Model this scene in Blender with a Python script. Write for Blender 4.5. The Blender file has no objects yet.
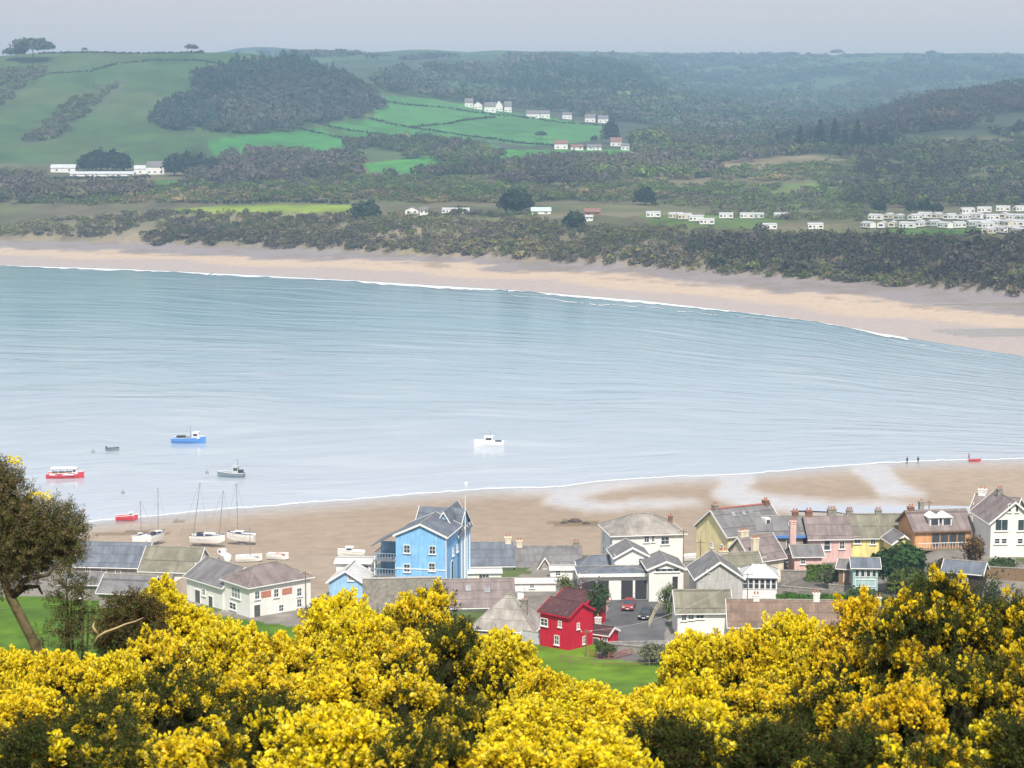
import bpy, bmesh, math, random
import numpy as np
from mathutils import Vector, Matrix

# ------------------------------------------------------------------ camera, sky, sun, exposure
sc = bpy.context.scene
COL = sc.collection
PITCH = math.radians(7.5)
FOC = 2000.0
CAMZ = 80.0
cd = bpy.data.cameras.new("camera")
cam = bpy.data.objects.new("camera", cd); COL.objects.link(cam)
cam.location = (0, 0, CAMZ)
cam.rotation_euler = (math.radians(90) - PITCH, 0, 0)
cd.sensor_width = 36.0
cd.lens = 36.0 * FOC / 1024.0
cd.clip_start = 0.5
cd.clip_end = 30000
cd.dof.use_dof = True; cd.dof.focus_distance = 300.0; cd.dof.aperture_fstop = 9.0
sc.camera = cam

SUN_EL, SUN_AZ = math.radians(52), math.radians(174)      # azimuth clockwise from +Y (view direction)
world = bpy.data.worlds.new("World"); sc.world = world; world.use_nodes = True
wn = world.node_tree.nodes; wl = world.node_tree.links
bg = wn["Background"]
sky = wn.new("ShaderNodeTexSky"); sky.sky_type = 'NISHITA'; sky.sun_disc = False
sky.sun_elevation = SUN_EL; sky.sun_rotation = SUN_AZ
sky.air_density = 1.0; sky.dust_density = 0.6; sky.ozone_density = 1.0; sky.altitude = 80
# thin veil of pale high cloud over the sky
wtc = wn.new("ShaderNodeTexCoord"); wmp = wn.new("ShaderNodeMapping"); wmp.inputs["Scale"].default_value = (1.2, 1.2, 7.0); wl.new(wtc.outputs["Generated"], wmp.inputs[0])
wnz = wn.new("ShaderNodeTexNoise"); wnz.inputs["Scale"].default_value = 2.2; wnz.inputs["Detail"].default_value = 5; wl.new(wmp.outputs[0], wnz.inputs["Vector"])
wmr = wn.new("ShaderNodeMapRange"); wmr.inputs[1].default_value = 0.3; wmr.inputs[2].default_value = 0.7; wmr.inputs[3].default_value = 0.78; wmr.inputs[4].default_value = 0.93; wl.new(wnz.outputs[0], wmr.inputs[0])
wsp = wn.new("ShaderNodeSeparateXYZ"); wl.new(wtc.outputs["Generated"], wsp.inputs[0])
wel = wn.new("ShaderNodeMapRange"); wel.inputs[1].default_value = 0.02; wel.inputs[2].default_value = 0.22; wl.new(wsp.outputs[2], wel.inputs[0])
wcl = wn.new("ShaderNodeMix"); wcl.data_type = 'RGBA'; wl.new(wel.outputs[0], wcl.inputs[0]); wcl.inputs[6].default_value = (5.3, 4.15, 3.65, 1); wcl.inputs[7].default_value = (4.8, 4.75, 5.0, 1)
wmx = wn.new("ShaderNodeMix"); wmx.data_type = 'RGBA'; wl.new(wmr.outputs[0], wmx.inputs[0]); wl.new(sky.outputs[0], wmx.inputs[6]); wl.new(wcl.outputs[2], wmx.inputs[7])
wl.new(wmx.outputs[2], bg.inputs[0]); bg.inputs[1].default_value = 0.10
sd = bpy.data.lights.new("sun", 'SUN'); sd.energy = 3.7; sd.angle = math.radians(3.0); sd.color = (1.0, 0.93, 0.83)
sun = bpy.data.objects.new("sun", sd); COL.objects.link(sun)
sdir = Vector((math.sin(SUN_AZ) * math.cos(SUN_EL), math.cos(SUN_AZ) * math.cos(SUN_EL), math.sin(SUN_EL)))
sun.rotation_euler = sdir.to_track_quat('Z', 'Y').to_euler()
sun.location = sdir * 200 + Vector((0, 150, 60))
sc.view_settings.view_transform = 'Standard'; sc.view_settings.look = 'None'
sc.view_settings.exposure = 0.64; sc.view_settings.gamma = 1.0
sc.cycles.max_bounces = 6; sc.cycles.diffuse_bounces = 3; sc.cycles.glossy_bounces = 3
sc.cycles.transmission_bounces = 4; sc.cycles.transparent_max_bounces = 6; sc.cycles.volume_bounces = 0

# ------------------------------------------------------------------ picking points of the place by sight line
CP, SP = math.cos(PITCH), math.sin(PITCH)
def raydir(px, py):
    r, u = (px - 512.0) / FOC, (384.0 - py) / FOC
    return np.array((r, CP + u * SP, -SP + u * CP))
def at_Y(px, py, Y):
    d = raydir(px, py); k = Y / d[1]
    return Vector((d[0] * k, Y, CAMZ + d[2] * k))
def at_z(px, py, z):
    d = raydir(px, py); k = (z - CAMZ) / d[2]
    return Vector((d[0] * k, d[1] * k, z))
def z_of(py, Y):
    d = raydir(512, py); return CAMZ + d[2] * Y / d[1]
def project(x, y, z):
    dep = y * CP - (z - CAMZ) * SP
    dep = np.where(dep < 0.5, 0.5, dep)
    return 512 + FOC * x / dep, 384 - FOC * (y * SP + (z - CAMZ) * CP) / dep
def scale_at(Y):
    return FOC / (Y * 1.02)

# ------------------------------------------------------------------ helpers
def put(o, parent=None):
    COL.objects.link(o)
    if parent is not None: o.parent = parent
    return o
def tag(o, label=None, cat=None, group=None, kind=None):
    if label: o["label"] = label
    if cat: o["category"] = cat
    if group: o["group"] = group
    if kind: o["kind"] = kind
    return o
def empty(name, loc=(0, 0, 0), rz=0.0, label=None, cat=None, group=None):
    o = bpy.data.objects.new(name, None); o.empty_display_size = 0.2
    o.location = loc; o.rotation_euler = (0, 0, rz); put(o)
    return tag(o, label, cat, group)
KIDS = {}
def copy_tree(o, parent=None):
    c = o.copy(); put(c, parent)
    for ch in [k for k in bpy.data.objects if k.parent == o]: copy_tree(ch, c)
    return c

class MB:
    """collects shapes and links them as one mesh"""
    def __init__(s): s.v = []; s.f = []
    def add(s, vs, fs):
        n = len(s.v); s.v += [tuple(p) for p in vs]; s.f += [tuple(i + n for i in f) for f in fs]
    def box(s, c, size, rz=0.0, rx=0.0):
        M_ = Matrix.Rotation(rz, 3, 'Z') @ Matrix.Rotation(rx, 3, 'X')
        hx, hy, hz = size[0] / 2, size[1] / 2, size[2] / 2
        vs = [Vector(c) + M_ @ Vector((x, y, z)) for x in (-hx, hx) for y in (-hy, hy) for z in (-hz, hz)]
        s.add(vs, [(0, 1, 3, 2), (4, 6, 7, 5), (0, 4, 5, 1), (2, 3, 7, 6), (0, 2, 6, 4), (1, 5, 7, 3)]); return s
    def prism(s, a, b):
        """two matching outlines (lists of points) joined into a closed solid"""
        n = len(a)
        s.add(list(a) + list(b), [tuple(range(n))[::-1], tuple(range(n, 2 * n))] + [(i, (i + 1) % n, n + (i + 1) % n, n + i) for i in range(n)]); return s
    def tube(s, pts, rad, n=6):
        pts = [Vector(p) for p in pts]
        if not hasattr(rad, '__len__'): rad = [rad] * len(pts)
        vs = []; fs = []
        for i, p in enumerate(pts):
            d = (pts[min(i + 1, len(pts) - 1)] - pts[max(i - 1, 0)]).normalized()
            e = d.cross(Vector((0, 0, 1)));
            if e.length < 1e-3: e = Vector((1, 0, 0))
            e.normalize(); g = d.cross(e)
            for k in range(n):
                a = 2 * math.pi * k / n
                vs.append(p + (e * math.cos(a) + g * math.sin(a)) * rad[i])
        for i in range(len(pts) - 1):
            for k in range(n):
                fs.append((i * n + k, i * n + (k + 1) % n, (i + 1) * n + (k + 1) % n, (i + 1) * n + k))
        fs.append(tuple(range(n))[::-1]); fs.append(tuple(range((len(pts) - 1) * n, len(pts) * n)))
        s.add(vs, fs); return s
    def loft(s, rings, cap=True):
        n = len(rings[0]); vs = [p for r in rings for p in r]; fs = []
        for i in range(len(rings) - 1):
            for k in range(n):
                fs.append((i * n + k, i * n + (k + 1) % n, (i + 1) * n + (k + 1) % n, (i + 1) * n + k))
        if cap:
            fs.append(tuple(range(n))[::-1]); fs.append(tuple(range((len(rings) - 1) * n, len(rings) * n)))
        s.add(vs, fs); return s
    def quad(s, a, b, c, d): s.add([a, b, c, d], [(0, 1, 2, 3)]); return s
    def build(s, name, mat, parent=None, smooth=False, bevel=0.0, recalc=True):
        me = bpy.data.meshes.new(name); me.from_pydata(s.v, [], s.f)
        if recalc or bevel:
            bm = bmesh.new(); bm.from_mesh(me)
            if bevel:
                bmesh.ops.remove_doubles(bm, verts=bm.verts, dist=1e-5)
                bmesh.ops.bevel(bm, geom=[e for e in bm.edges if len(e.link_faces) == 2 and e.calc_face_angle(0) > 0.6], offset=bevel, segments=2, affect='EDGES', profile=0.7)
            bmesh.ops.recalc_face_normals(bm, faces=bm.faces); bm.to_mesh(me); bm.free()
        if smooth: me.polygons.foreach_set("use_smooth", [True] * len(me.polygons))
        me.materials.append(mat)
        return put(bpy.data.objects.new(name, me), parent)

def np_mesh(name, verts, nside, mats, matidx=None, col=None):
    """mesh of separate polygons of nside corners from a numpy array (N, nside, 3)"""
    N = len(verts); me = bpy.data.meshes.new(name)
    me.vertices.add(N * nside); me.vertices.foreach_set("co", np.ascontiguousarray(verts, dtype=np.float32).ravel())
    me.loops.add(N * nside); me.loops.foreach_set("vertex_index", np.arange(N * nside, dtype=np.int32))
    me.polygons.add(N); me.polygons.foreach_set("loop_start", np.arange(0, N * nside, nside, dtype=np.int32))
    for m in mats: me.materials.append(m)
    if matidx is not None: me.polygons.foreach_set("material_index", np.asarray(matidx, dtype=np.int32))
    if col is not None:
        a = me.color_attributes.new("Col", 'FLOAT_COLOR', 'POINT')
        c4 = np.ones((N, nside, 4), dtype=np.float32); c4[:, :, :3] = col[:, None, :]
        a.data.foreach_set("color", c4.ravel())
    me.update(calc_edges=True); me.validate()
    return me

# ------------------------------------------------------------------ materials
_m = {}
def M(name, col, rough=0.8, var=0.18, scale=2.0, bump=0.0, spec=0.3, metal=0.0, streak=0.0, attr=False, sub=0.0, detail=5.0):
    """procedural surface: base colour broken up by noise, optional vertical weather streaks and bump"""
    if name in _m: return _m[name]
    m = bpy.data.materials.new(name); m.use_nodes = True; N = m.node_tree.nodes; L = m.node_tree.links
    b = N["Principled BSDF"]; b.inputs["Roughness"].default_value = rough; b.inputs["Metallic"].default_value = metal
    b.inputs["Specular IOR Level"].default_value = spec
    tc = N.new("ShaderNodeTexCoord")
    nz = N.new("ShaderNodeTexNoise"); nz.inputs["Scale"].default_value = scale; nz.inputs["Detail"].default_value = detail
    L.new(tc.outputs["Object"], nz.inputs["Vector"])
    mr = N.new("ShaderNodeMapRange"); mr.inputs[1].default_value = 0.25; mr.inputs[2].default_value = 0.75
    mr.inputs[3].default_value = 1 - var; mr.inputs[4].default_value = 1 + var
    L.new(nz.outputs[0], mr.inputs[0])
    fac = mr.outputs[0]
    if streak:
        mp = N.new("ShaderNodeMapping"); mp.inputs["Scale"].default_value = (3.0, 3.0, 0.35); L.new(tc.outputs["Object"], mp.inputs[0])
        n2 = N.new("ShaderNodeTexNoise"); n2.inputs["Scale"].default_value = 1.3; n2.inputs["Detail"].default_value = 6; L.new(mp.outputs[0], n2.inputs["Vector"])
        m2 = N.new("ShaderNodeMapRange"); m2.inputs[1].default_value = 0.35; m2.inputs[2].default_value = 0.7
        m2.inputs[3].default_value = 1.0; m2.inputs[4].default_value = 1 - streak; L.new(n2.outputs[0], m2.inputs[0])
        mm = N.new("ShaderNodeMath"); mm.operation = 'MULTIPLY'; L.new(fac, mm.inputs[0]); L.new(m2.outputs[0], mm.inputs[1]); fac = mm.outputs[0]
    sc_ = N.new("ShaderNodeVectorMath"); sc_.operation = 'SCALE'; L.new(fac, sc_.inputs["Scale"])
    if attr:
        at = N.new("ShaderNodeAttribute"); at.attribute_name = "Col"; L.new(at.outputs["Color"], sc_.inputs[0])
    else: sc_.inputs[0].default_value = col[:3]
    L.new(sc_.outputs[0], b.inputs["Base Color"])
    if bump:
        bp = N.new("ShaderNodeBump"); bp.inputs["Strength"].default_value = bump; bp.inputs["Distance"].default_value = 0.05
        L.new(nz.outputs[0], bp.inputs["Height"]); L.new(bp.outputs[0], b.inputs["Normal"])
    if sub:
        tr = N.new("ShaderNodeBsdfTranslucent"); L.new(sc_.outputs[0], tr.inputs[0])
        mx = N.new("ShaderNodeMixShader"); mx.inputs[0].default_value = sub
        L.new(b.outputs[0], mx.inputs[1]); L.new(tr.outputs[0], mx.inputs[2]); L.new(mx.outputs[0], N["Material Output"].inputs[0])
    _m[name] = m; return m

def roofmat(name, col, row=0.35, var=0.25, moss=0.0):
    """slates or tiles: coursed brick pattern, patchy tone, lichen"""
    if name in _m: return _m[name]
    m = bpy.data.materials.new(name); m.use_nodes = True; N = m.node_tree.nodes; L = m.node_tree.links
    b = N["Principled BSDF"]; b.inputs["Roughness"].default_value = 0.62; b.inputs["Specular IOR Level"].default_value = 0.35
    tc = N.new("ShaderNodeTexCoord")
    mp = N.new("ShaderNodeMapping"); mp.inputs["Rotation"].default_value = (math.radians(62), 0, 0); L.new(tc.outputs["Object"], mp.inputs[0])
    br = N.new("ShaderNodeTexBrick"); br.inputs["Scale"].default_value = 1.0
    br.inputs["Brick Width"].default_value = row * 1.3; br.inputs["Row Height"].default_value = row; br.inputs["Mortar Size"].default_value = 0.012
    br.inputs["Color1"].default_value = (*[c * 1.12 for c in col], 1); br.inputs["Color2"].default_value = (*[c * 0.85 for c in col], 1)
    br.inputs["Mortar"].default_value = (*[c * 0.55 for c in col], 1); L.new(mp.outputs[0], br.inputs["Vector"])
    nz = N.new("ShaderNodeTexNoise"); nz.inputs["Scale"].default_value = 0.55; nz.inputs["Detail"].default_value = 8; L.new(tc.outputs["Object"], nz.inputs["Vector"])
    mr = N.new("ShaderNodeMapRange"); mr.inputs[1].default_value = 0.3; mr.inputs[2].default_value = 0.7; mr.inputs[3].default_value = 1 - var; mr.inputs[4].default_value = 1 + var
    L.new(nz.outputs[0], mr.inputs[0])
    s_ = N.new("ShaderNodeVectorMath"); s_.operation = 'SCALE'; L.new(br.outputs[0], s_.inputs[0]); L.new(mr.outputs[0], s_.inputs["Scale"])
    out = s_.outputs[0]
    n3 = N.new("ShaderNodeTexNoise"); n3.inputs["Scale"].default_value = 1.7; n3.inputs["Detail"].default_value = 9; n3.inputs["Roughness"].default_value = 0.7; L.new(tc.outputs["Object"], n3.inputs["Vector"])
    m3 = N.new("ShaderNodeMapRange"); m3.inputs[1].default_value = 0.56; m3.inputs[2].default_value = 0.68; m3.inputs[3].default_value = 0; m3.inputs[4].default_value = 0.35 + moss
    L.new(n3.outputs[0], m3.inputs[0])
    mx = N.new("ShaderNodeMix"); mx.data_type = 'RGBA'; L.new(m3.outputs[0], mx.inputs[0]); L.new(out, mx.inputs[6]); mx.inputs[7].default_value = (0.30, 0.29, 0.22, 1)
    L.new(mx.outputs[2], b.inputs["Base Color"])
    bp = N.new("ShaderNodeBump"); bp.inputs["Strength"].default_value = 0.4; bp.inputs["Distance"].default_value = 0.03; L.new(br.outputs[1], bp.inputs["Height"]); bp.invert = True
    L.new(bp.outputs[0], b.inputs["Normal"])
    _m[name] = m; return m

WHITE = M("white_render", (0.81, 0.80, 0.77), 0.85, 0.06, 1.5, 0.1, streak=0.10)
WPAINT = M("white_paint", (0.80, 0.80, 0.79), 0.45, 0.05, 3)
GLASS = M("window_glass", (0.05, 0.065, 0.08), 0.08, 0.3, 0.8, spec=0.8)
CURT = M("window_glass_with_curtain", (0.25, 0.27, 0.28), 0.15, 0.5, 1.2, spec=0.7)
DARKM = M("dark_metal", (0.05, 0.05, 0.055), 0.5, 0.2, 4)
GREYM = M("grey_metal", (0.35, 0.36, 0.37), 0.4, 0.15, 4, metal=0.6)
WOOD = M("weathered_timber", (0.23, 0.15, 0.09), 0.8, 0.3, 4, 0.2)
BRICK = M("chimney_brick", (0.24, 0.13, 0.09), 0.9, 0.3, 5, 0.2)
POT = M("clay_pot", (0.45, 0.2, 0.11), 0.8, 0.2, 5)
STONE = M("grey_stone", (0.27, 0.25, 0.22), 0.9, 0.35, 2.2, 0.5)
RUBBER = M("black_rubber", (0.025, 0.025, 0.025), 0.8, 0.2, 6)
# ------------------------------------------------------------------ terrain
def interp(px, pts):
    a = np.array(pts, dtype=float); return np.interp(px, a[:, 0], a[:, 1])
def yz(py, Y):
    u = (384.0 - np.asarray(py, float)) / FOC
    return CAMZ + (-SP + u * CP) * Y / (CP + u * SP)
def Y_of(py, z):
    u = (384.0 - np.asarray(py, float)) / FOC
    return (z - CAMZ) * (CP + u * SP) / (-SP + u * CP)
NEAR_WL = [(-400, 590), (0, 536), (60, 527), (100, 521), (200, 512), (300, 504), (400, 496), (480, 490), (560, 488), (600, 482), (680, 477), (740, 475), (800, 470), (880, 464), (950, 461), (1024, 459), (1400, 455)]
FAR_WL = [(-500, 256), (0, 265), (128, 269), (256, 275), (384, 282), (512, 290), (640, 300), (700, 307), (760, 314), (820, 322), (880, 333), (960, 346), (1024, 356), (1150, 385), (1400, 420)]
CLIFF_B = [(-500, 235), (0, 240), (128, 244), (256, 248), (384, 254), (512, 261), (640, 268), (768, 277), (896, 286), (1024, 296), (1400, 325)]
CLIFF_T = [(-500, 228), (0, 226), (60, 220), (128, 213), (200, 209), (256, 212), (384, 214), (512, 219), (600, 221), (700, 226), (768, 233), (860, 233), (940, 235), (1024, 238), (1400, 242)]
ROW_D = (1480, [(-500, 196), (0, 194), (200, 192), (400, 192), (560, 192), (700, 196), (800, 200), (860, 198), (1024, 194), (1400, 190)])
ROW_E = (1720, [(-500, 170), (0, 169), (100, 171), (200, 169), (330, 163), (400, 166), (500, 163), (560, 158), (620, 160), (700, 163), (800, 158), (860, 155), (940, 151), (1024, 148), (1400, 140)])
ROW_F0 = (2020, [(-500, 118), (0, 112), (100, 113), (200, 113), (260, 119), (330, 128), (400, 132), (450, 134), (500, 136), (560, 139), (620, 142), (700, 144), (800, 143), (860, 132), (940, 119), (1024, 112), (1400, 95)])
ROW_F = (2380, [(-500, 70), (-100, 58), (0, 54), (50, 51), (100, 49), (200, 47), (250, 48), (300, 54), (330, 61), (370, 79), (400, 92), (450, 100), (500, 109), (560, 117), (620, 122), (700, 128), (800, 132), (860, 122), (900, 108), (940, 98), (1024, 88), (1400, 70)])
ROW_G = (2850, [(-500, 85), (0, 75), (260, 75), (330, 80), (370, 84), (400, 86), (450, 90), (500, 98), (560, 106), (620, 111), (700, 119), (800, 124), (860, 122), (940, 112), (1024, 100), (1400, 90)])
ROW_H = (3700, [(-500, 66), (260, 66), (330, 68), (400, 72), (450, 72), (520, 69), (600, 68), (640, 72), (690, 92), (760, 98), (860, 90), (940, 83), (1024, 76), (1400, 70)])
ROW_I = (5400, [(-500, 58), (0, 58), (200, 56), (245, 47), (280, 46), (330, 51), (400, 56), (480, 55), (540, 50), (600, 51), (700, 54), (800, 53), (1024, 54), (1400, 56)])
NEARP = np.array([(-60, 80.5), (-5, 78.9), (0, 78.5), (5, 77.3), (25, 71.7), (60, 61.2), (150, 35.2), (200, 20.6), (232, 12.2), (250, 10.0), (265, 9.2), (300, 8.4), (320, 7.6), (334, 6.6), (336.5, 3.4), (352, 2.6)])

T_IN = np.linspace(-0.29, 0.29, 561); T_OUT = np.linspace(0.30, 0.62, 33)
TT = np.concatenate([-T_OUT[::-1], T_IN, T_OUT]); Y0 = 42.0
YY = np.concatenate([np.linspace(-38, 0, 20)[:-1], np.exp(np.linspace(math.log(Y0), math.log(6600 + Y0), 720)) - Y0])
# extra rows on the near beach edge so the sea wall step stays crisp
YY = np.unique(np.concatenate([YY, [334.0, 336.5, 338.0], np.arange(225, 345, 1.5)]))
GT, GY = np.meshgrid(TT, YY)
GX = GT * (GY + 42.0)
rng = np.random.default_rng(7)
def vnoise(x, y, s, seed):
    """smooth value noise"""
    r = np.random.default_rng(seed); G = r.random((256, 256))
    u, v = x / s + 1000.3, y / s + 1000.7; iu, iv = np.floor(u).astype(int), np.floor(v).astype(int); fu, fv = u - iu, v - iv
    fu = fu * fu * (3 - 2 * fu); fv = fv * fv * (3 - 2 * fv)
    g = lambda a, b: G[a % 256, b % 256]
    return (g(iu, iv) * (1 - fu) + g(iu + 1, iv) * fu) * (1 - fv) + (g(iu, iv + 1) * (1 - fu) + g(iu + 1, iv + 1) * fu) * fv - 0.5
def fbm(x, y, s, seed, o=4):
    t = 0
    for k in range(o): t = t + vnoise(x, y, s / 2 ** k, seed + k) / 2 ** k
    return t
def terrain_z(X, Y):
    px = 512 + FOC * X / np.maximum(Y, 30)
    px = np.clip(px, -500, 1400)
    nwl = Y_of(interp(px, NEAR_WL), 0.0); fwl = Y_of(interp(px, FAR_WL), 0.0)
    yb = Y_of(interp(px, CLIFF_B), 3.0); yc = yb + 85.0
    zc = yz(interp(px, CLIFF_T), yc)
    z = np.interp(Y, NEARP[:, 0], NEARP[:, 1])
    knots_y = [352 + 0 * px, nwl, nwl + 40, (nwl + fwl) / 2, fwl - 45, fwl, fwl + 0.7 * (yb - fwl), yb, yb + 18, yc]
    knots_z = [2.6 + 0 * px, 0 * px, -1.0 + 0 * px, -4 + 0 * px, -1.0 + 0 * px, 0 * px, 1.9 + 0 * px, 3 + 0 * px, 3 + 0.45 * (zc - 3), zc]
    for Yr, tab in (ROW_D, ROW_E, ROW_F0, ROW_F, ROW_G, ROW_H, ROW_I):
        knots_y.append(Yr + 0 * px); knots_z.append(yz(interp(px, tab), Yr))
    knots_y.append(6700 + 0 * px); knots_z.append(knots_z[-1] - 40)
    for i in range(len(knots_y) - 1):
        a, b = knots_y[i], knots_y[i + 1]
        f = np.clip((Y - a) / np.maximum(b - a, 1e-3), 0, 1)
        m = (Y >= a) & (Y >= 352)
        z = np.where(m, knots_z[i] * (1 - f) + knots_z[i + 1] * f, z)
    return z, nwl, fwl, yb, yc
GZ, NWL, FWL, YB, YC = terrain_z(GX, GY)
# round off the creases between the survey rows on the far land, then roughen it
far_w = np.clip((GY - YC) / 150.0, 0, 1)
Zs = GZ.copy()
for _ in range(10):
    Zs[1:-1] = 0.25 * Zs[:-2] + 0.5 * Zs[1:-1] + 0.25 * Zs[2:]
    Zs[:, 1:-1] = 0.25 * Zs[:, :-2] + 0.5 * Zs[:, 1:-1] + 0.25 * Zs[:, 2:]
GZ = GZ * (1 - far_w) + Zs * far_w
GZ += far_w * (fbm(GX, GY, 260, 3) * np.clip((GY - 1300) / 1500, 0.12, 1.0) * 9)
GZ += np.clip((GY - 2600) / 500, 0, 1) * np.clip((5300 - GY) / 900, 0.15, 1) * (fbm(GX, GY, 620, 203, 3) * 62)
cl = np.clip((GY - YB) / 10, 0, 1) * np.clip((YC + 60 - GY) / 60, 0, 1)
GZ += cl * fbm(GX, GY, 38, 11) * 6
def sm(a): a = np.clip(a, 0, 1); return a * a * (3 - 2 * a)
_px = 512 + FOC * GX / np.maximum(GY, 30) / 1.02
band = sm((GY - 262) / 14) * sm((334 - GY) / 22)
GZ += band * (4.0 * sm((_px - 740) / 70) + 3.2 * sm((_px - 890) / 50) - 3.0 * sm((185 - _px) / 30) * sm((GY - 285) / 20))
nearw = np.clip((236 - GY) / 40, 0, 1) * np.clip(GY / 6, 0, 1)
GZ += nearw * fbm(GX, GY, 9, 21) * 0.35
beach = (GY > 352) & (GY < NWL - 4)
GZ += np.where(beach, fbm(GX, GY, 30, 5) * 0.12, 0)

def ground(x, y):
    """height of the built terrain sheet"""
    x = np.asarray(x, float); y = np.asarray(y, float)
    t = x / (y + 42.0)
    i = np.clip(np.searchsorted(YY, y) - 1, 0, len(YY) - 2); j = np.clip(np.searchsorted(TT, t) - 1, 0, len(TT) - 2)
    fy = np.clip((y - YY[i]) / (YY[i + 1] - YY[i]), 0, 1); ft = np.clip((t - TT[j]) / (TT[j + 1] - TT[j]), 0, 1)
    return (GZ[i, j] * (1 - ft) + GZ[i, j + 1] * ft) * (1 - fy) + (GZ[i + 1, j] * (1 - ft) + GZ[i + 1, j + 1] * ft) * fy
def on_ground(px, py, y0=60.0, y1=6500.0):
    """first point of the terrain along a sight line"""
    d = raydir(px, py); Ys = np.exp(np.linspace(math.log(y0), math.log(y1), 5000)); k = Ys / d[1]
    zz = CAMZ + d[2] * k; below = np.nonzero(zz <= ground(d[0] * k, Ys))[0]
    while len(below) == 0:      # sight line just clears the ridge: look lower
        py += 1.0; d = raydir(px, py); k = Ys / d[1]; zz = CAMZ + d[2] * k; below = np.nonzero(zz <= ground(d[0] * k, Ys))[0]
    Yh = Ys[below[0]]; return Vector((d[0] * Yh / d[1], Yh, float(ground(d[0] * Yh / d[1], Yh))))

PX, PY = project(GX, GY, GZ)
def inpoly(px, py, poly):
    c = np.zeros(np.shape(px), bool); n = len(poly)
    for i in range(n):
        (x1, y1), (x2, y2) = poly[i], poly[(i + 1) % n]
        hit = ((y1 > py) != (y2 > py)) & (px < (x2 - x1) * (py - y1) / ((y2 - y1) if y2 != y1 else 1e-9) + x1)
        c ^= hit
    return c
C = np.zeros(GX.shape + (3,)); WET = np.zeros(GX.shape)
def paint(mask, col, a=1.0):
    m = (mask * a)[..., None] if np.ndim(a) == 0 else (mask * a)[..., None]
    C[:] = C * (1 - m) + np.array(col) * m
g1 = fbm(GX, GY, 14, 31); g2 = fbm(GX, GY, 90, 41); g3 = fbm(GX, GY, 300, 51)
wobx, woby = fbm(GX, GY, 60, 61) * 8, fbm(GX, GY, 60, 71) * 3
GRASS = (0.105, 0.185, 0.012)
paint(GY < 1e9, (0.10, 0.10, 0.055))
paint(GY < 300, GRASS); paint(GY < 34, (0.055, 0.05, 0.022))
paint((GY < 240), (0.06, 0.11, 0.02), np.clip(g1 + 0.35, 0, 0.7))
vil = (GY > 266) & (GY < 338); paint(vil, (0.23, 0.21, 0.185))
paint(vil & (g1 > 0.12), (0.09, 0.12, 0.04))
hard = (PX > 60) & (PX < 372 + wobx) & (GY > 296 + woby) & (GY < 338); paint(hard, (0.30, 0.245, 0.19)); paint(hard, (0.22, 0.18, 0.14), np.clip(g1 + .3, 0, .7))
lawn = inpoly(PX + wobx * .3, PY + woby * .3, [(-300, 586), (60, 586), (100, 594), (150, 606), (220, 616), (330, 632), (340, 720), (-300, 720)]) & (GY > 200) & (GY < 312); paint(lawn, (0.075, 0.145, 0.010))
vil2 = (GY > 255) & (GY <= 266) & (PX > 690); paint(vil2, (0.12, 0.13, 0.06))
SAND = (0.36, 0.29, 0.225)
nb = (GY >= 337) & (GY <= NWL + 5)
paint(nb, SAND); paint(nb, (0.285, 0.222, 0.165), np.clip(g2 * 1.2 + 0.35, 0, 0.8))
wetf = np.clip((GY - (NWL - 20)) / 17, 0, 1) ** 1.5 * nb
paint(nb, (0.40, 0.36, 0.33), wetf); WET = np.maximum(WET, wetf)
# wet runnels between the sand bars, their sky reflection painted in as pale colour
RUN = [[(480, 491), (570, 488), (625, 480), (690, 475), (735, 473), (690, 479), (640, 484), (608, 491), (575, 499), (600, 503), (690, 500), (705, 505), (590, 511), (540, 503), (556, 494)],
       [(712, 473), (748, 472), (756, 481), (742, 489), (768, 496), (825, 501), (900, 503), (930, 512), (800, 513), (736, 506), (708, 495), (722, 484)],
       [(845, 462), (885, 463), (892, 474), (902, 484), (930, 496), (880, 496), (868, 482), (850, 470)]]
runn = np.zeros(GX.shape, bool)
for p in RUN:
    r = inpoly(PX + wobx * .6, PY + woby * .5, p) & nb; runn |= r
rs_ = runn.astype(float)
for _ in range(3):
    rs_[1:-1] = .25 * rs_[:-2] + .5 * rs_[1:-1] + .25 * rs_[2:]; rs_[:, 1:-1] = .25 * rs_[:, :-2] + .5 * rs_[:, 1:-1] + .25 * rs_[:, 2:]
rs_ *= nb; paint(nb, (0.52, 0.50, 0.495), rs_); WET = np.maximum(WET, rs_)
for p in [[(545, 523), (565, 520), (600, 522), (598, 526), (560, 527)], [(125, 530), (170, 533), (160, 537), (120, 535)], [(95, 533), (125, 532), (120, 536), (92, 537)], [(175, 520), (185, 521), (184, 523), (172, 523)]]:
    r = inpoly(PX + wobx * .5, PY + woby * .4, p) & nb; paint(r, (0.16, 0.125, 0.075), 0.8)
paint((GY > NWL + 5) & (GY < FWL), (0.2, 0.19, 0.15))
fb = (GY >= FWL - 3) & (GY <= YB + 3)
paint(fb, (0.46, 0.365, 0.28)); fr = (GY - FWL) / np.maximum(YB - FWL, 1)
fw = np.clip((0.42 + g2 * 0.3 - fr) / 0.12, 0, 1) * fb; paint(fb, (0.385, 0.32, 0.285), fw); WET = np.maximum(WET, fw * 0.55)
paint(fb, (0.25, 0.22, 0.22), np.clip((fr - 0.66 - g2 * 0.3 - g1 * .12) / 0.06, 0, 1)); paint(fb & (fr > .55), (0.20, 0.165, 0.135), np.clip(fbm(GX, GY, 18, 171) * 2.2 - .1, 0, .6))
for p in [[(900, 306), (960, 303), (1030, 301), (1030, 308), (960, 307)], [(930, 330), (1030, 327), (1030, 337), (960, 336)]]:
    r = inpoly(PX + wobx * .8, PY + woby * .4, p) & fb; paint(r, (0.30, 0.26, 0.23)); WET[r] = 0.8
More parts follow.
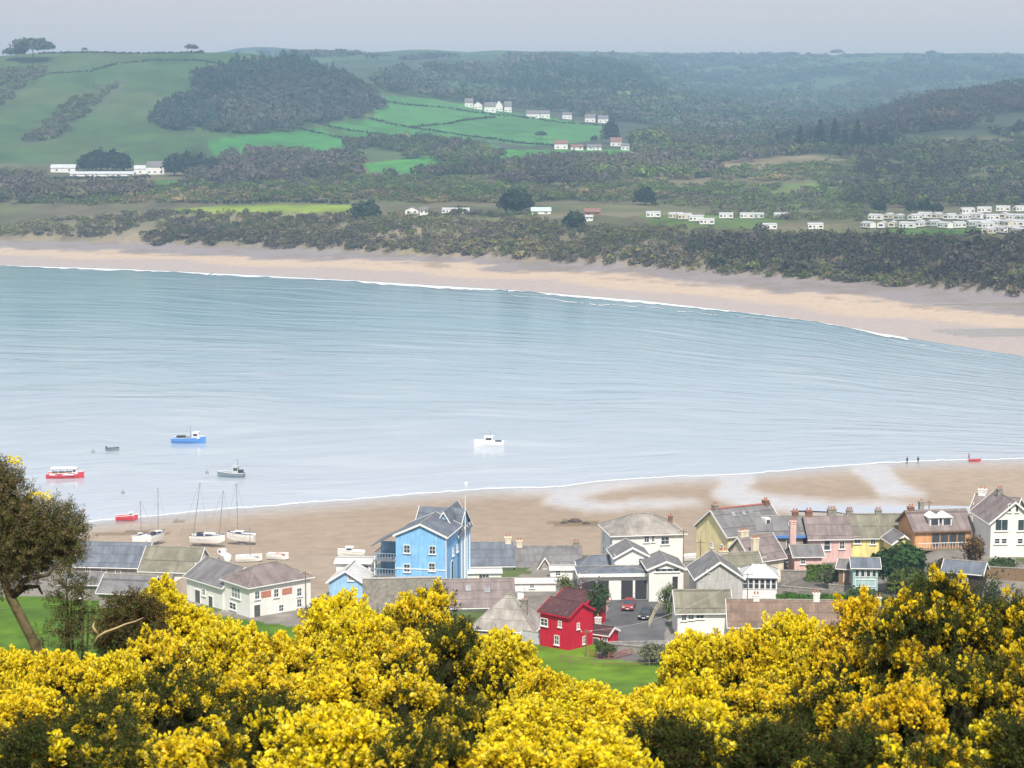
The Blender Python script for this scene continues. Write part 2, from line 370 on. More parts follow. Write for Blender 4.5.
clf = (GY > YB) & (GY < YC + 6)
paint(clf, (0.25, 0.205, 0.15)); paint(clf, (0.10, 0.10, 0.055), np.clip((GY - YB) / 50 + g1 * 1.6, 0, 1))
paint(clf & (PX < 420), (0.27, 0.235, 0.14), 0.6 * np.clip(0.5 + g2, 0, 1))
land = GY >= YC
paint(land & (GY < 2000), (0.11, 0.115, 0.05), np.clip(0.4 + g2, 0, 1))
paint(land & (GY < 2000), (0.15, 0.12, 0.075), np.clip(fbm(GX, GY, 70, 81) * 2, 0, 0.8))
hill = (GY > 1740) & (GY < 2700) & (PX < 470)
paint(hill, (0.05, 0.098, 0.034)); paint(hill, (0.075, 0.12, 0.03), np.clip(g3 * 1.5 + .2, 0, .8)); paint(hill, (0.075, 0.09, 0.04), np.clip(g2 * 1.6, 0, .6))
rough_h = inpoly(PX + wobx, PY + woby, [(15, 150), (35, 130), (60, 112), (95, 84), (130, 76), (122, 92), (80, 118), (55, 142)]) & (GY > 1750) & (GY < 2500)
paint(rough_h, (0.085, 0.10, 0.06), 0.7)
mids = (GY > 1850) & (PX >= 470); paint(mids & (GY < 9999), (0.055, 0.07, 0.042))
paint((GY > 2600), (0.055, 0.08, 0.045)); paint((GY > 2600) & (g3 > 0.1), (0.075, 0.125, 0.05))
FIELDS = [  # green pastures on the lower slopes (outlines surveyed along sight lines)
    ((0.05, 0.20, 0.045), [(207, 141), (262, 134), (318, 129), (358, 143), (330, 153), (215, 157)], 1700, 2400),
    ((0.055, 0.18, 0.045), [(326, 125), (376, 118), (500, 147), (430, 146), (365, 142)], 1700, 2600),
    ((0.06, 0.18, 0.05), [(372, 96), (420, 98), (500, 110), (603, 126), (600, 140), (530, 146), (440, 136), (376, 117)], 1700, 2700),
    ((0.06, 0.215, 0.04), [(362, 164), (470, 151), (560, 149), (640, 150), (600, 158), (500, 164), (430, 176), (372, 172)], 1500, 2100),
    ((0.17, 0.23, 0.03), [(165, 209), (230, 205), (348, 205), (356, 212), (260, 213), (200, 214)], 1150, 1600),
    ((0.08, 0.17, 0.035), [(886, 229), (985, 229), (988, 236), (888, 237)], 850, 1300),
    ((0.09, 0.14, 0.035), [(640, 215), (792, 215), (778, 228), (655, 227)], 900, 1500),
    ((0.07, 0.15, 0.035), [(50, 184), (110, 181), (210, 178), (206, 184), (110, 187), (60, 189)], 1300, 1800),
    ((0.10, 0.14, 0.04), [(560, 192), (640, 186), (700, 190), (640, 198), (570, 200)], 1200, 1700),
    ((0.10, 0.14, 0.04), [(760, 185), (840, 183), (830, 191), (765, 193)], 1200, 1700),
    ((0.18, 0.15, 0.09), [(700, 160), (800, 154), (850, 160), (800, 168), (700, 172)], 1400, 2000)]
for col, p, a, b in FIELDS:
    r = inpoly(PX + wobx * .5, PY + woby * .3, p) & (GY > a) & (GY < b); paint(r, col)
# asphalt drive by the white house and the lane in front
paint(inpoly(PX, PY, [(612, 590), (655, 588), (668, 620), (660, 662), (596, 660), (604, 625)]) & (GY > 255) & (GY < 320), (0.11, 0.11, 0.115))
landm = ((GY < 336) | (GY > YB)).astype(float)
C *= (1 + landm * (0.30 * g1 + 0.35 * g2 + 0.35 * fbm(GX, GY, 25, 131)))[..., None]
C *= (1 + (GY < 300) * 0.5 * fbm(GX, GY, 2.5, 141))[..., None]; C = np.clip(C, 0.01, 0.9)

nr, nc = GX.shape
me = bpy.data.meshes.new("ground")
me.vertices.add(nr * nc); me.vertices.foreach_set("co", np.stack([GX, GY, GZ], -1).astype(np.float32).ravel())
ii = (np.arange(nr - 1)[:, None] * nc + np.arange(nc - 1)[None, :]).ravel()
fc = np.stack([ii, ii + 1, ii + nc + 1, ii + nc], -1).astype(np.int32)
me.loops.add(fc.size); me.loops.foreach_set("vertex_index", fc.ravel())
me.polygons.add(len(fc)); me.polygons.foreach_set("loop_start", np.arange(0, fc.size, 4, dtype=np.int32))
me.update(calc_edges=True); me.polygons.foreach_set("use_smooth", np.ones(len(fc), bool))
ca = me.color_attributes.new("Col", 'FLOAT_COLOR', 'POINT'); c4 = np.ones((nr * nc, 4), np.float32); c4[:, :3] = C.reshape(-1, 3); ca.data.foreach_set("color", c4.ravel())
wa = me.attributes.new("wet", 'FLOAT', 'POINT'); wa.data.foreach_set("value", WET.astype(np.float32).ravel())
gm = M("ground_cover", (1, 1, 1), 0.92, 0.13, 0.35, 0.0, spec=0.15, attr=True, detail=9)
N = gm.node_tree.nodes; L = gm.node_tree.links; b = N["Principled BSDF"]
wt = N.new("ShaderNodeAttribute"); wt.attribute_name = "wet"
r_ = N.new("ShaderNodeMapRange"); r_.inputs[3].default_value = 0.9; r_.inputs[4].default_value = 0.10; L.new(wt.outputs["Fac"], r_.inputs[0]); L.new(r_.outputs[0], b.inputs["Roughness"])
r2 = N.new("ShaderNodeMapRange"); r2.inputs[3].default_value = 0.1; r2.inputs[4].default_value = 0.6; L.new(wt.outputs["Fac"], r2.inputs[0]); L.new(r2.outputs[0], b.inputs["Specular IOR Level"])
me.materials.append(gm)
go = put(bpy.data.objects.new("ground", me)); tag(go, "grassy slope, sandy bay shore and green hills beyond", "ground", kind="structure")

# ------------------------------------------------------------------ sea
shore_px = np.linspace(-450, 1350, 260)
def shore_pts(tab): return [at_z(p, float(interp(p, tab)), 0.0) for p in shore_px]
wm = bpy.data.materials.new("sea_water"); wm.use_nodes = True; N = wm.node_tree.nodes; L = wm.node_tree.links
b = N["Principled BSDF"]; b.inputs["IOR"].default_value = 1.33; b.inputs["Roughness"].default_value = 0.12
tc = N.new("ShaderNodeTexCoord"); 
aac = N.new("ShaderNodeAttribute"); aac.attribute_name = "across"; aal = N.new("ShaderNodeAttribute"); aal.attribute_name = "along"
wrp = N.new("ShaderNodeTexNoise"); wrp.inputs["Scale"].default_value = 0.008; wrp.inputs["Detail"].default_value = 2; L.new(tc.outputs["Object"], wrp.inputs["Vector"])
acw = N.new("ShaderNodeMath"); acw.operation = 'MULTIPLY_ADD'; L.new(wrp.outputs[0], acw.inputs[0]); acw.inputs[1].default_value = 46; L.new(aac.outputs["Fac"], acw.inputs[2])
def scaled(k1, k2):
    """swell coordinates: metres across the bay and along its shores"""
    a = N.new("ShaderNodeMath"); a.operation = 'MULTIPLY'; a.inputs[1].default_value = k1; L.new(acw.outputs[0], a.inputs[0])
    c = N.new("ShaderNodeMath"); c.operation = 'MULTIPLY'; c.inputs[1].default_value = k2 * .0035; L.new(aal.outputs["Fac"], c.inputs[0])
    q = N.new("ShaderNodeCombineXYZ"); L.new(a.outputs[0], q.inputs[0]); L.new(c.outputs[0], q.inputs[1]); return q.outputs[0]
n1 = N.new("ShaderNodeTexNoise"); n1.inputs["Scale"].default_value = 1; n1.inputs["Detail"].default_value = 4; n1.inputs["Roughness"].default_value = 0.55; L.new(scaled(0.10, 5.0), n1.inputs["Vector"])
n2 = N.new("ShaderNodeTexNoise"); n2.inputs["Scale"].default_value = 0.6; n2.inputs["Detail"].default_value = 5; L.new(tc.outputs["Object"], n2.inputs["Vector"])
n3 = N.new("ShaderNodeTexNoise"); n3.inputs["Scale"].default_value = 0.006; n3.inputs["Detail"].default_value = 3; L.new(tc.outputs["Object"], n3.inputs["Vector"])
b1 = N.new("ShaderNodeBump"); b1.inputs["Strength"].default_value = 0.3; b1.inputs["Distance"].default_value = 1.6; L.new(n1.outputs[0], b1.inputs["Height"])
b2 = N.new("ShaderNodeBump"); b2.inputs["Strength"].default_value = 0.25; b2.inputs["Distance"].default_value = 0.12; L.new(n2.outputs[0], b2.inputs["Height"]); L.new(b1.outputs[0], b2.inputs["Normal"])
L.new(b2.outputs[0], b.inputs["Normal"])
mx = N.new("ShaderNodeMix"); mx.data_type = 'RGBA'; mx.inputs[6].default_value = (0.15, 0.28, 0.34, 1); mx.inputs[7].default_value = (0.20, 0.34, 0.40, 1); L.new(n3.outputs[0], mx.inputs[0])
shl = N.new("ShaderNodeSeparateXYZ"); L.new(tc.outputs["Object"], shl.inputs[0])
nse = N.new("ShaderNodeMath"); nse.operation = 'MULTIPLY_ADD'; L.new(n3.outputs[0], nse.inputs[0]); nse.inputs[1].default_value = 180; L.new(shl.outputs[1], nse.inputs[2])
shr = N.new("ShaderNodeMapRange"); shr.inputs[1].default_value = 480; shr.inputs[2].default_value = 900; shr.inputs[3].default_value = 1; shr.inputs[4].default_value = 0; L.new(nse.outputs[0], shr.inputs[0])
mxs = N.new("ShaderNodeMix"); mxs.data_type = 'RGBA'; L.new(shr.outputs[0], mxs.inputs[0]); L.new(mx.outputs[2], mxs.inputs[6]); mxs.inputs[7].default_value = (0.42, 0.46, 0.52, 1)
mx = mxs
# thin pale streaks painted in for the light lines of the swell
fr_ = N.new("ShaderNodeMapRange"); n4 = N.new("ShaderNodeTexNoise"); n4.inputs["Scale"].default_value = 1; n4.inputs["Detail"].default_value = 3; n4.inputs["Roughness"].default_value = 0.5; L.new(scaled(0.13, 4.5), n4.inputs["Vector"])
fr_.inputs[1].default_value = 0.50; fr_.inputs[2].default_value = 0.74; fr_.inputs[3].default_value = 0; fr_.inputs[4].default_value = 0.2; L.new(n4.outputs[0], fr_.inputs[0])
mx2 = N.new("ShaderNodeMix"); mx2.data_type = 'RGBA'; L.new(fr_.outputs[0], mx2.inputs[0]); L.new(mx.outputs[2], mx2.inputs[6]); mx2.inputs[7].default_value = (0.72, 0.75, 0.76, 1)
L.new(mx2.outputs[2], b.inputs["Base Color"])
near_, far_ = shore_pts(NEAR_WL), shore_pts(FAR_WL)
NR = 49; wv, wf, wac, wal = [], [], [], []; al = 0.0
for i, (a, c) in enumerate(zip(near_, far_)):
    d = (c - a).normalized(); a2, c2 = a - d * 12, c + d * 16
    if i: al += (far_[i] - far_[i - 1]).length * .5 + (near_[i] - near_[i - 1]).length * .5
    for k in range(NR):
        f = k / (NR - 1); wv.append(a2.lerp(c2, f)); wac.append(f * 480); wal.append(al)
    if i:
        for k in range(NR - 1): q = (i - 1) * NR + k; wf.append((q, q + NR, q + NR + 1, q + 1))
me = bpy.data.meshes.new("sea_water"); me.from_pydata(wv, [], wf); me.materials.append(wm)
for nme, val in (("across", wac), ("along", wal)):
    at_ = me.attributes.new(nme, 'FLOAT', 'POINT'); at_.data.foreach_set("value", np.array(val, dtype=np.float32))
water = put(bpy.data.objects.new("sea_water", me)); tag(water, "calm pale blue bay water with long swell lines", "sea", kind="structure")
for p_ in water.data.polygons: p_.use_smooth = True
# surf along both shores: broken strips of foam lying just on the water
FOAM = M("surf_foam", (0.66, 0.68, 0.69), 0.7, 0.08, 0.6)
def surf(name, tab, side, w0, label, off=0.0, dens=1.0, seed=1, px0=-100, px1=1120, z=0.05):
    r = np.random.default_rng(seed); m = MB(); pxs = np.arange(px0, px1, 2.0); pts = [at_z(p, float(interp(p, tab)), 0.0) for p in pxs]
    ns = fbm(pxs * 1.0, pxs * 0, 60, seed + 5) ; n2_ = fbm(pxs, pxs * 0, 9, seed + 9)
    for i in range(len(pts) - 1):
        def e(k):
            d = Vector((0, 1, 0)) * side
            wk = max(0.05, w0 * (0.75 + 1.2 * ns[k] + 0.5 * n2_[k])); o = off * (1 + ns[k])
            base = pts[k] + d * (o + 1.2 * n2_[k])
            return base + Vector((0, 0, z)), base + d * wk + Vector((0, 0, z + 0.08))
        if r.random() > dens: continue
        a, c = e(i); a2, c2 = e(i + 1); m.quad(a, a2, c2, c)
    o = m.build(name, FOAM, recalc=False); tag(o, label, "surf", kind="structure")
surf("surf", FAR_WL, -1, 13, "white surf line along the far beach", 2, 0.99, 3, px1=905)
surf("surf", FAR_WL, -1, 3.5, "second thin broken wave behind the far surf", 30, 0.7, 8, 500, 1000)
surf("surf", NEAR_WL, 1, 0.8, "thin white surf line along the near beach", 0.5, 1.0, 4)
# tidal channel left on the sand behind the houses
tcm = MB(); lo = [(790, 512), (830, 513), (870, 516), (905, 518), (945, 517), (985, 513)]; hi = [(800, 507), (835, 507), (872, 508), (905, 508), (945, 507), (985, 508)]
LP = [on_ground(*p) + Vector((0, 0, 0.06)) for p in lo]; HP = [on_ground(*p) + Vector((0, 0, 0.06)) for p in hi]
zc_ = max(p.z for p in LP + HP)
for i in range(5): tcm.quad(*[Vector((q.x, q.y, zc_ + 0.0)) for q in (LP[i], LP[i + 1], HP[i + 1], HP[i])])
tag(tcm.build("tidal_pool", wm, recalc=False), "blue strip of water lying on the sand behind the village", "pool", kind="structure")

# ------------------------------------------------------------------ air: even pale haze round the whole place
hm = bpy.data.materials.new("haze_air"); hm.use_nodes = True; N = hm.node_tree.nodes
N.remove(N["Principled BSDF"]); pv = N.new("ShaderNodeVolumePrincipled")
pv.inputs["Color"].default_value = (0.46, 0.72, 1.0, 1); pv.inputs["Density"].default_value = 0.00020; pv.inputs["Anisotropy"].default_value = 0.0
hm.node_tree.links.new(pv.outputs[0], N["Material Output"].inputs["Volume"])
zlo, zhi = float(GZ.min()) - 1.0, float(max(GZ.max(), 80)) + 24
hz = MB(); xm = float(np.abs(GX).max()) + 30
hz.box((0, (6700 - 60) / 2, (zlo + zhi) / 2), (2 * xm, 6760, zhi - zlo))
tag(hz.build("haze", hm), "pale sea haze filling the air over the bay", "haze", kind="stuff")
# ------------------------------------------------------------------ trees and woods
def unit(a): return a / np.maximum(np.linalg.norm(a, axis=-1, keepdims=True), 1e-9)
def quads_at(P, Nn, size, r, aspect=0.8):
    """small four-cornered leaf clumps at P facing Nn"""
    t = unit(np.cross(Nn, r.normal(size=P.shape))); s = np.cross(Nn, t)
    a = t * (size[:, None] * .5); c = s * (size[:, None] * .5 * aspect)
    j = lambda: 1 + 0.35 * r.uniform(-1, 1, (len(P), 1))
    return np.stack([P - a * j() - c * j(), P + a * j() - c * j(), P + a * j() + c * j(), P - a * j() + c * j()], 1)
def crowns(base, wid, hei, nq, r, colr, shape='round', leaf=0.26, lift=0.5):
    n = len(base); k = n * nq
    B = np.repeat(base, nq, 0); W = np.repeat(wid, nq); H = np.repeat(hei, nq); Cc = np.repeat(colr, nq, 0)
    d = unit(r.normal(size=(k, 3))); 
    if shape == 'round':
        d[:, 2] = np.where(d[:, 2] < -0.3, -d[:, 2], d[:, 2])
        lump = 1 + 0.22 * np.sin(d[:, 0] * 5 + B[:, 0]) * np.cos(d[:, 1] * 5 + B[:, 1] * 1.3)
        rad = r.uniform(0.62, 1.08, k) * lump
        P = B + np.stack([d[:, 0] * W * .5 * rad, d[:, 1] * W * .5 * rad, H * lift + d[:, 2] * H * (1 - lift) * rad], 1)
        nn = unit(d + r.normal(size=(k, 3)) * 0.45)
    else:
        f = r.random(k) ** 1.3; a = r.uniform(0, 2 * np.pi, k); rad = W * .5 * (1.02 - f) ** 0.8 * (0.6 + 0.5 * r.random(k)) * (0.8 + 0.25 * np.sin(f * 34))
        P = B + np.stack([np.cos(a) * rad, np.sin(a) * rad, H * (0.08 + 0.92 * f)], 1)
        nn = unit(np.stack([np.cos(a), np.sin(a), 0.6 + 0 * a], 1) + r.normal(size=(k, 3)) * 0.35)
    size = leaf * W * r.uniform(0.6, 1.3, k)
    Cc = Cc * r.uniform(0.78, 1.22, (k, 1))
    return quads_at(P, nn, size, r), Cc
LEAFM = M("far_foliage", (1, 1, 1), 0.9, 0.15, 0.3, 0, spec=0.1, attr=True, sub=0.15)
BARKM = M("tree_bark", (0.10, 0.075, 0.055), 0.95, 0.35, 3, 0.3)
dA = np.gradient(GY, axis=0) * np.gradient(GX, axis=1)
def scatter(poly, y0, y1, spacing, r, clump=0.0):
    m = inpoly(PX + wobx * .4, PY + woby * .4, poly) & (GY > y0) & (GY < y1)
    if clump: m &= (fbm(GX, GY, 55, 97) + fbm(GX, GY, 160, 98) * .8 > clump - 0.5)
    idx = np.nonzero(m.ravel())[0]
    if len(idx) == 0: return np.zeros((0, 3))
    a = dA.ravel()[idx]; n = int(a.sum() / spacing ** 2)
    s = r.choice(idx, n, p=a / a.sum()); i, j = np.unravel_index(s, GX.shape)
    y = GY[i, j] + r.uniform(-.5, .5, n) * np.gradient(YY)[i]; t = TT[j] + r.uniform(-.5, .5, n) * np.gradient(TT)[j]
    x = t * (y + 42); return np.stack([x, y, ground(x, y)], 1)
TOTALQ = [0]
def mass(name, label, cat, polys, y0, y1, spacing, wid, hei, nq, cols, seed, shape='round', leaf=0.26, clump=0.0, lift=0.5):
    r = np.random.default_rng(seed); Q = []; K = []
    for p in polys:
        b = scatter(p, y0, y1, spacing, r, clump)
        if not len(b): continue
        n = len(b); h = hei * r.uniform(0.6, 1.35, n); wd = wid * np.exp(r.normal(0, .34, n))
        pick = fbm(b[:, 0], b[:, 1], 45, seed) * .7 + fbm(b[:, 0], b[:, 1], 190, seed + 7) * .8 + r.normal(size=n) * .2; ton = np.clip(1 + .7 * fbm(b[:, 0], b[:, 1], 110, seed + 17) + r.normal(size=n) * .16, .45, 1.7)[:, None]
        ca_ = np.array(cols); u = np.clip((pick + .5), 0, .999) * (len(ca_) - 1); i = u.astype(int); f = (u - i)[:, None]
        cc = ca_[i] * (1 - f) + ca_[np.minimum(i + 1, len(ca_) - 1)] * f; cc = cc * ton
        b[:, 2] -= 0.3; q, c = crowns(b, wd, h, int(nq * 2.3), r, cc, shape, leaf * .56, lift); Q.append(q); K.append(c)
    Q = np.concatenate(Q); K = np.concatenate(K); TOTALQ[0] += len(Q)
    o = put(bpy.data.objects.new(name, np_mesh(name, Q, 4, [LEAFM], col=K))); tag(o, label, cat, kind="stuff"); return o
def R_(c, d=1.0): return tuple(x * d for x in c)
BARE, MAUVE, OLIVE, GREEN, TAN, CONI = (0.105, 0.098, 0.058), (0.115, 0.092, 0.075), (0.10, 0.135, 0.030), (0.09, 0.14, 0.033), (0.21, 0.17, 0.08), (0.022, 0.050, 0.034)
mass("cliff_scrub", "bare brownish scrub covering the low cliff behind the far beach", "scrub",
     [[(-330, 232), (0, 228), (60, 221), (128, 214), (200, 212), (256, 215), (384, 217), (512, 221), (640, 228), (700, 231), (768, 235), (900, 239), (1024, 241), (1360, 245), (1360, 318), (1024, 293), (896, 283), (768, 274), (640, 265), (512, 257), (384, 250), (256, 244), (128, 239), (0, 236), (-330, 233)]],
     820, 1500, 3.3, 4.0, 3.0, 18, [MAUVE, BARE, TAN, OLIVE, BARE, MAUVE], 101, clump=0.02)
bl_ = [(p, float(interp(p, CLIFF_B))) for p in np.arange(-330, 1190, 12.0)]
mass("cliff_scrub", "low thorn and bramble growing down the face of the low cliff", "scrub",
     [[(p, y - 1.6 - 1.8 * math.sin(p * .11) - 1.2 * math.sin(p * .37)) for p, y in bl_ if p > 120] + [(p, y - 16) for p, y in bl_[::-1] if p > 120]], 780, 1400, 2.3, 4.0, 3.2, 18, [BARE, MAUVE, TAN, OLIVE, BARE], 121, clump=0.12)
mass("cliff_scrub", "dark dense thicket above the right end of the far beach", "scrub",
     [[(690, 245), (768, 240), (860, 243), (1024, 245), (1360, 250), (1360, 318), (1024, 290), (896, 280), (768, 271), (690, 264)]],
     780, 1300, 4.6, 6.0, 7.0, 26, [(0.085, 0.08, 0.05), MAUVE, (0.07, 0.075, 0.04), BARE], 102)
mass("valley_scrub", "rough scrub and gorse spread over the low plateau above the bay", "scrub",
     [[(-330, 205), (0, 200), (60, 206), (150, 203), (350, 200), (420, 204), (640, 200), (870, 205), (870, 190), (1360, 190), (1360, 150), (860, 160), (640, 176), (480, 178), (330, 178), (200, 187), (100, 190), (-330, 186)]],
     1250, 1900, 6.2, 6.0, 3.6, 22, [MAUVE, OLIVE, OLIVE, GREEN, OLIVE, BARE, TAN], 103, clump=0.30)
mass("valley_wood", "dark mixed trees rising behind the caravan park", "woodland",
     [[(845, 205), (860, 160), (900, 152), (1024, 150), (1360, 148), (1360, 205), (1010, 206), (955, 207), (870, 208)]], 1150, 1950, 7.5, 8, 7, 24, [(0.045, 0.045, 0.025), (0.07, 0.06, 0.035), OLIVE, (0.05, 0.055, 0.025), MAUVE], 120, clump=0.2)
mass("plateau_scrub", "olive bushes around the caravan fields above the cliff", "scrub",
     [[(420, 217), (640, 218), (650, 228), (780, 228), (870, 225), (868, 196), (700, 190), (500, 196), (380, 200)]],
     1050, 1600, 5.5, 5.0, 3.2, 20, [OLIVE, BARE, GREEN, MAUVE, OLIVE], 104, clump=0.48)
mass("valley_wood", "long belt of bare grey-mauve woodland below the green pastures", "woodland",
     [[(500, 185), (560, 188), (640, 180), (712, 178), (716, 170), (650, 160), (560, 160), (510, 166)], [(365, 180), (480, 178), (510, 168), (470, 167), (420, 176)], [(180, 188), (360, 178), (360, 160), (330, 153), (215, 158)], [(330, 152), (470, 165), (500, 160), (480, 150), (430, 142), (360, 144)]],
     1400, 2200, 6.5, 8.5, 8.5, 30, [MAUVE, BARE, MAUVE, BARE, OLIVE], 105, clump=0.2)
mass("valley_wood", "dull olive trees between the dark pines and the pale cottages", "woodland",
     [[(640, 160), (720, 165), (800, 155), (870, 160), (1024, 165), (1360, 165), (1360, 140), (860, 130), (760, 138), (660, 130), (630, 145)]],
     1650, 2300, 7.5, 9, 8, 28, [OLIVE, BARE, MAUVE, OLIVE, GREEN], 106, clump=0.18)
mass("valley_wood", "mixed bare thicket along the left edge below the white farm", "woodland",
     [[(-330, 207), (0, 204), (60, 200), (150, 196), (150, 188), (50, 190), (40, 176), (-330, 178)]],
     1300, 1800, 6.0, 8, 7, 28, [MAUVE, MAUVE, BARE, BARE, OLIVE], 107, clump=0.15)
HW = [(148, 120), (165, 105), (190, 100), (200, 76), (235, 66), (290, 63), (340, 76), (374, 92), (382, 108), (350, 121), (290, 131), (230, 139), (205, 139), (165, 130)]
mass("hill_wood", "bare grey woodland filling the fold of the green hill", "woodland", [HW], 1900, 2480, 8.0, 11, 9, 34, [(0.075, 0.075, 0.06), (0.06, 0.07, 0.045), (0.085, 0.08, 0.07), (0.05, 0.07, 0.045)], 108)
mass("conifer_plantation", "dark conifers along the upper side of the hillside wood", "conifers",
     [[(195, 80), (235, 64), (290, 62), (335, 74), (300, 84), (250, 88), (225, 100), (195, 104)], [(148, 120), (165, 106), (195, 104), (215, 116), (230, 136), (205, 139), (165, 130)]], 1900, 2480, 7.5, 9, 12, 30, [CONI, R_(CONI, 1.4)], 109, shape='cone')
mass("conifer_plantation", "dark blue-green plantation on the distant ridge", "conifers", [[(505, 92), (515, 70), (600, 68), (635, 72), (655, 90), (668, 102), (630, 100), (560, 100), (525, 97)]], 2850, 4200, 12, 12, 15, 22, [CONI, R_(CONI, 1.3)], 110, shape='cone')
mass("hill_gorse", "dark band of gorse and thorn running down the green hill", "scrub", [[(10, 150), (35, 132), (58, 112), (95, 86), (128, 78), (110, 95), (80, 118), (50, 142)], [(60, 120), (84, 108), (86, 114), (66, 124)]], 1800, 2450, 7.5, 8, 4.5, 24, [BARE, OLIVE, MAUVE], 111, clump=0.35)
mass("hill_gorse", "dark wooded slope at the left edge of the green hill", "scrub", [[(-330, 120), (0, 106), (22, 92), (46, 76), (40, 66), (0, 72), (-330, 84)]], 1800, 2450, 7.5, 9, 6, 26, [(0.07, 0.08, 0.055), BARE, OLIVE], 112, clump=0.2)
mass("far_wood", "hazy woods covering the valley sides below the far ridge", "woodland",
     [[(384, 92), (450, 104), (510, 106), (620, 122), (700, 134), (800, 140), (860, 124), (940, 112), (1024, 98), (1360, 92), (1360, 62), (1024, 66), (900, 68), (760, 70), (690, 68), (640, 62), (400, 72), (375, 82)]],
     2300, 4600, 15, 17, 12, 22, [(0.045, 0.085, 0.045), (0.09, 0.11, 0.06), (0.11, 0.10, 0.085), (0.045, 0.09, 0.04), (0.10, 0.12, 0.05)], 113, clump=0.3)
mass("far_wood", "dark brown woodland on the hill at the right edge", "woodland", [[(770, 142), (800, 134), (860, 124), (900, 110), (940, 99), (1024, 88), (1360, 82), (1360, 150), (1024, 152), (900, 152)]], 1800, 2700, 9, 12, 10, 28, [(0.045, 0.036, 0.026), (0.065, 0.04, 0.034), (0.035, 0.042, 0.02), (0.075, 0.055, 0.036)], 114, clump=0.1)
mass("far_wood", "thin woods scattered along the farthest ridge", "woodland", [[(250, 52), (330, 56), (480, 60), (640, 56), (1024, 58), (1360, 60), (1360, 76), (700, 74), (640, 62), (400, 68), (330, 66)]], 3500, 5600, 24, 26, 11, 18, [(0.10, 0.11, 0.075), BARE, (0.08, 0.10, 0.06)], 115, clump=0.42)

def tree(name, label, px, py, wpx, hpx, cols, shape='round', group=None, seed=0, trunk=0.25, nq=150, leaf=0.2, p=None, lift=0.55):
    """single far tree standing where the sight line meets the ground; px, py is its foot"""
    r = np.random.default_rng(seed + 500); p = p or on_ground(px, py)
    k = scale_at(p.y); w_, h_ = wpx / k, hpx / k
    root = empty(name, p, 0, label, "tree", group)
    MB().tube([(0, 0, -0.4), (0.02 * h_, 0, h_ * .35), (0, 0.01 * h_, h_ * .7)], [h_ * .035, h_ * .025, h_ * .008], 6).build("trunk", BARKM, root)
    q, c = crowns(np.array([[0, 0, h_ * (trunk if shape == 'round' else 0.02)]]), np.array([w_]), np.array([h_ * (1 - trunk) if shape == 'round' else h_]), nq * 3, r, np.array([cols]), shape, leaf * .58, lift)
    put(bpy.data.objects.new("crown", np_mesh("crown", q, 4, [LEAFM], col=c)), root); TOTALQ[0] += nq
    return root
DK = (0.022, 0.036, 0.018)
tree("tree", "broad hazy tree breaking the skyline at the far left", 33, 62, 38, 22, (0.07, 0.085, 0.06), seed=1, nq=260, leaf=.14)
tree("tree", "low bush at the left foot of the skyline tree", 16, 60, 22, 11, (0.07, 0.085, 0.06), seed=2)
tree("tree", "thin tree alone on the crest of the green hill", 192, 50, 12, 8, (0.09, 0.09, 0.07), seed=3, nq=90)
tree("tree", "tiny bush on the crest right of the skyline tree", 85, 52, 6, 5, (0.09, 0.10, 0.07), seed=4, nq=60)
for k, (x, wv, hv) in enumerate([(88, 19, 17), (100, 21, 21), (113, 22, 21), (124, 17, 18)]):
    tree("cypress_tree", ["dark rounded evergreen at the left end of the copse by the greenhouses", "second dark evergreen in the copse by the greenhouses", "tallest dark evergreen in the copse by the greenhouses", "dark evergreen at the right end of the copse by the greenhouses"][k], x, 172, wv, hv, DK, group="dark copse above the white greenhouses", seed=10 + k, trunk=.02, nq=220, lift=.35)
for k, (x, wv, hv) in enumerate([(174, 20, 20), (186, 22, 22), (200, 18, 21), (212, 15, 18)]):
    tree("cypress_tree", ["dark evergreen next to the white farmhouse gable", "broadest dark evergreen right of the white farmhouse", "upright dark evergreen right of the farmhouse copse middle", "last dark evergreen of the copse right of the farmhouse"][k], x, 176, wv, hv, R_(DK, 1.25), group="dark copse right of the white farmhouse", seed=20 + k, trunk=.02, nq=220, lift=.35)
tree("evergreen_tree", "broad dark evergreen by the cliff left of the green roofed shed", 517, 214, 31, 23, DK, seed=30, trunk=.03, nq=300, lift=.35)
tree("evergreen_tree", "rounded dark evergreen standing alone in the open heath", 645, 205, 20, 16, DK, seed=31, trunk=.03, nq=240, lift=.35)
tree("evergreen_tree", "dark bush left of the small white chalets", 366, 217, 28, 14, R_(DK, 1.5), seed=32, trunk=.03, nq=220, lift=.35)
tree("evergreen_tree", "dark bush just below the brown roofed shed", 575, 227, 20, 14, R_(DK, 1.6), seed=33, trunk=.03, nq=200, lift=.35)
tree("evergreen_tree", "small dark tree in the bright pasture", 541, 140, 11, 8, R_(DK, 2), seed=34, nq=100)
tree("conifer_tree", "dark block of conifer beside the pale lane cottages", 611, 144, 16, 22, DK, shape='round', seed=35, trunk=.02, nq=240, lift=.4)
tree("conifer_tree", "small dark conifer left of the lane cottages", 594, 145, 7, 9, DK, seed=36, trunk=.02, nq=100)
tree("leafy_tree", "pale green leafy tree right of the lane cottages", 655, 149, 24, 18, (0.14, 0.17, 0.05), seed=37, trunk=.02, nq=220)
tree("leafy_tree", "yellow green leafy tree behind the lane cottages", 640, 147, 22, 16, (0.13, 0.16, 0.05), seed=38, trunk=.02, nq=220)
PN = [(800, 13, 16), (820, 16, 20), (834, 14, 21), (845, 11, 14), (857, 14, 20), (871, 11, 13), (884, 15, 15), (892, 9, 10)]
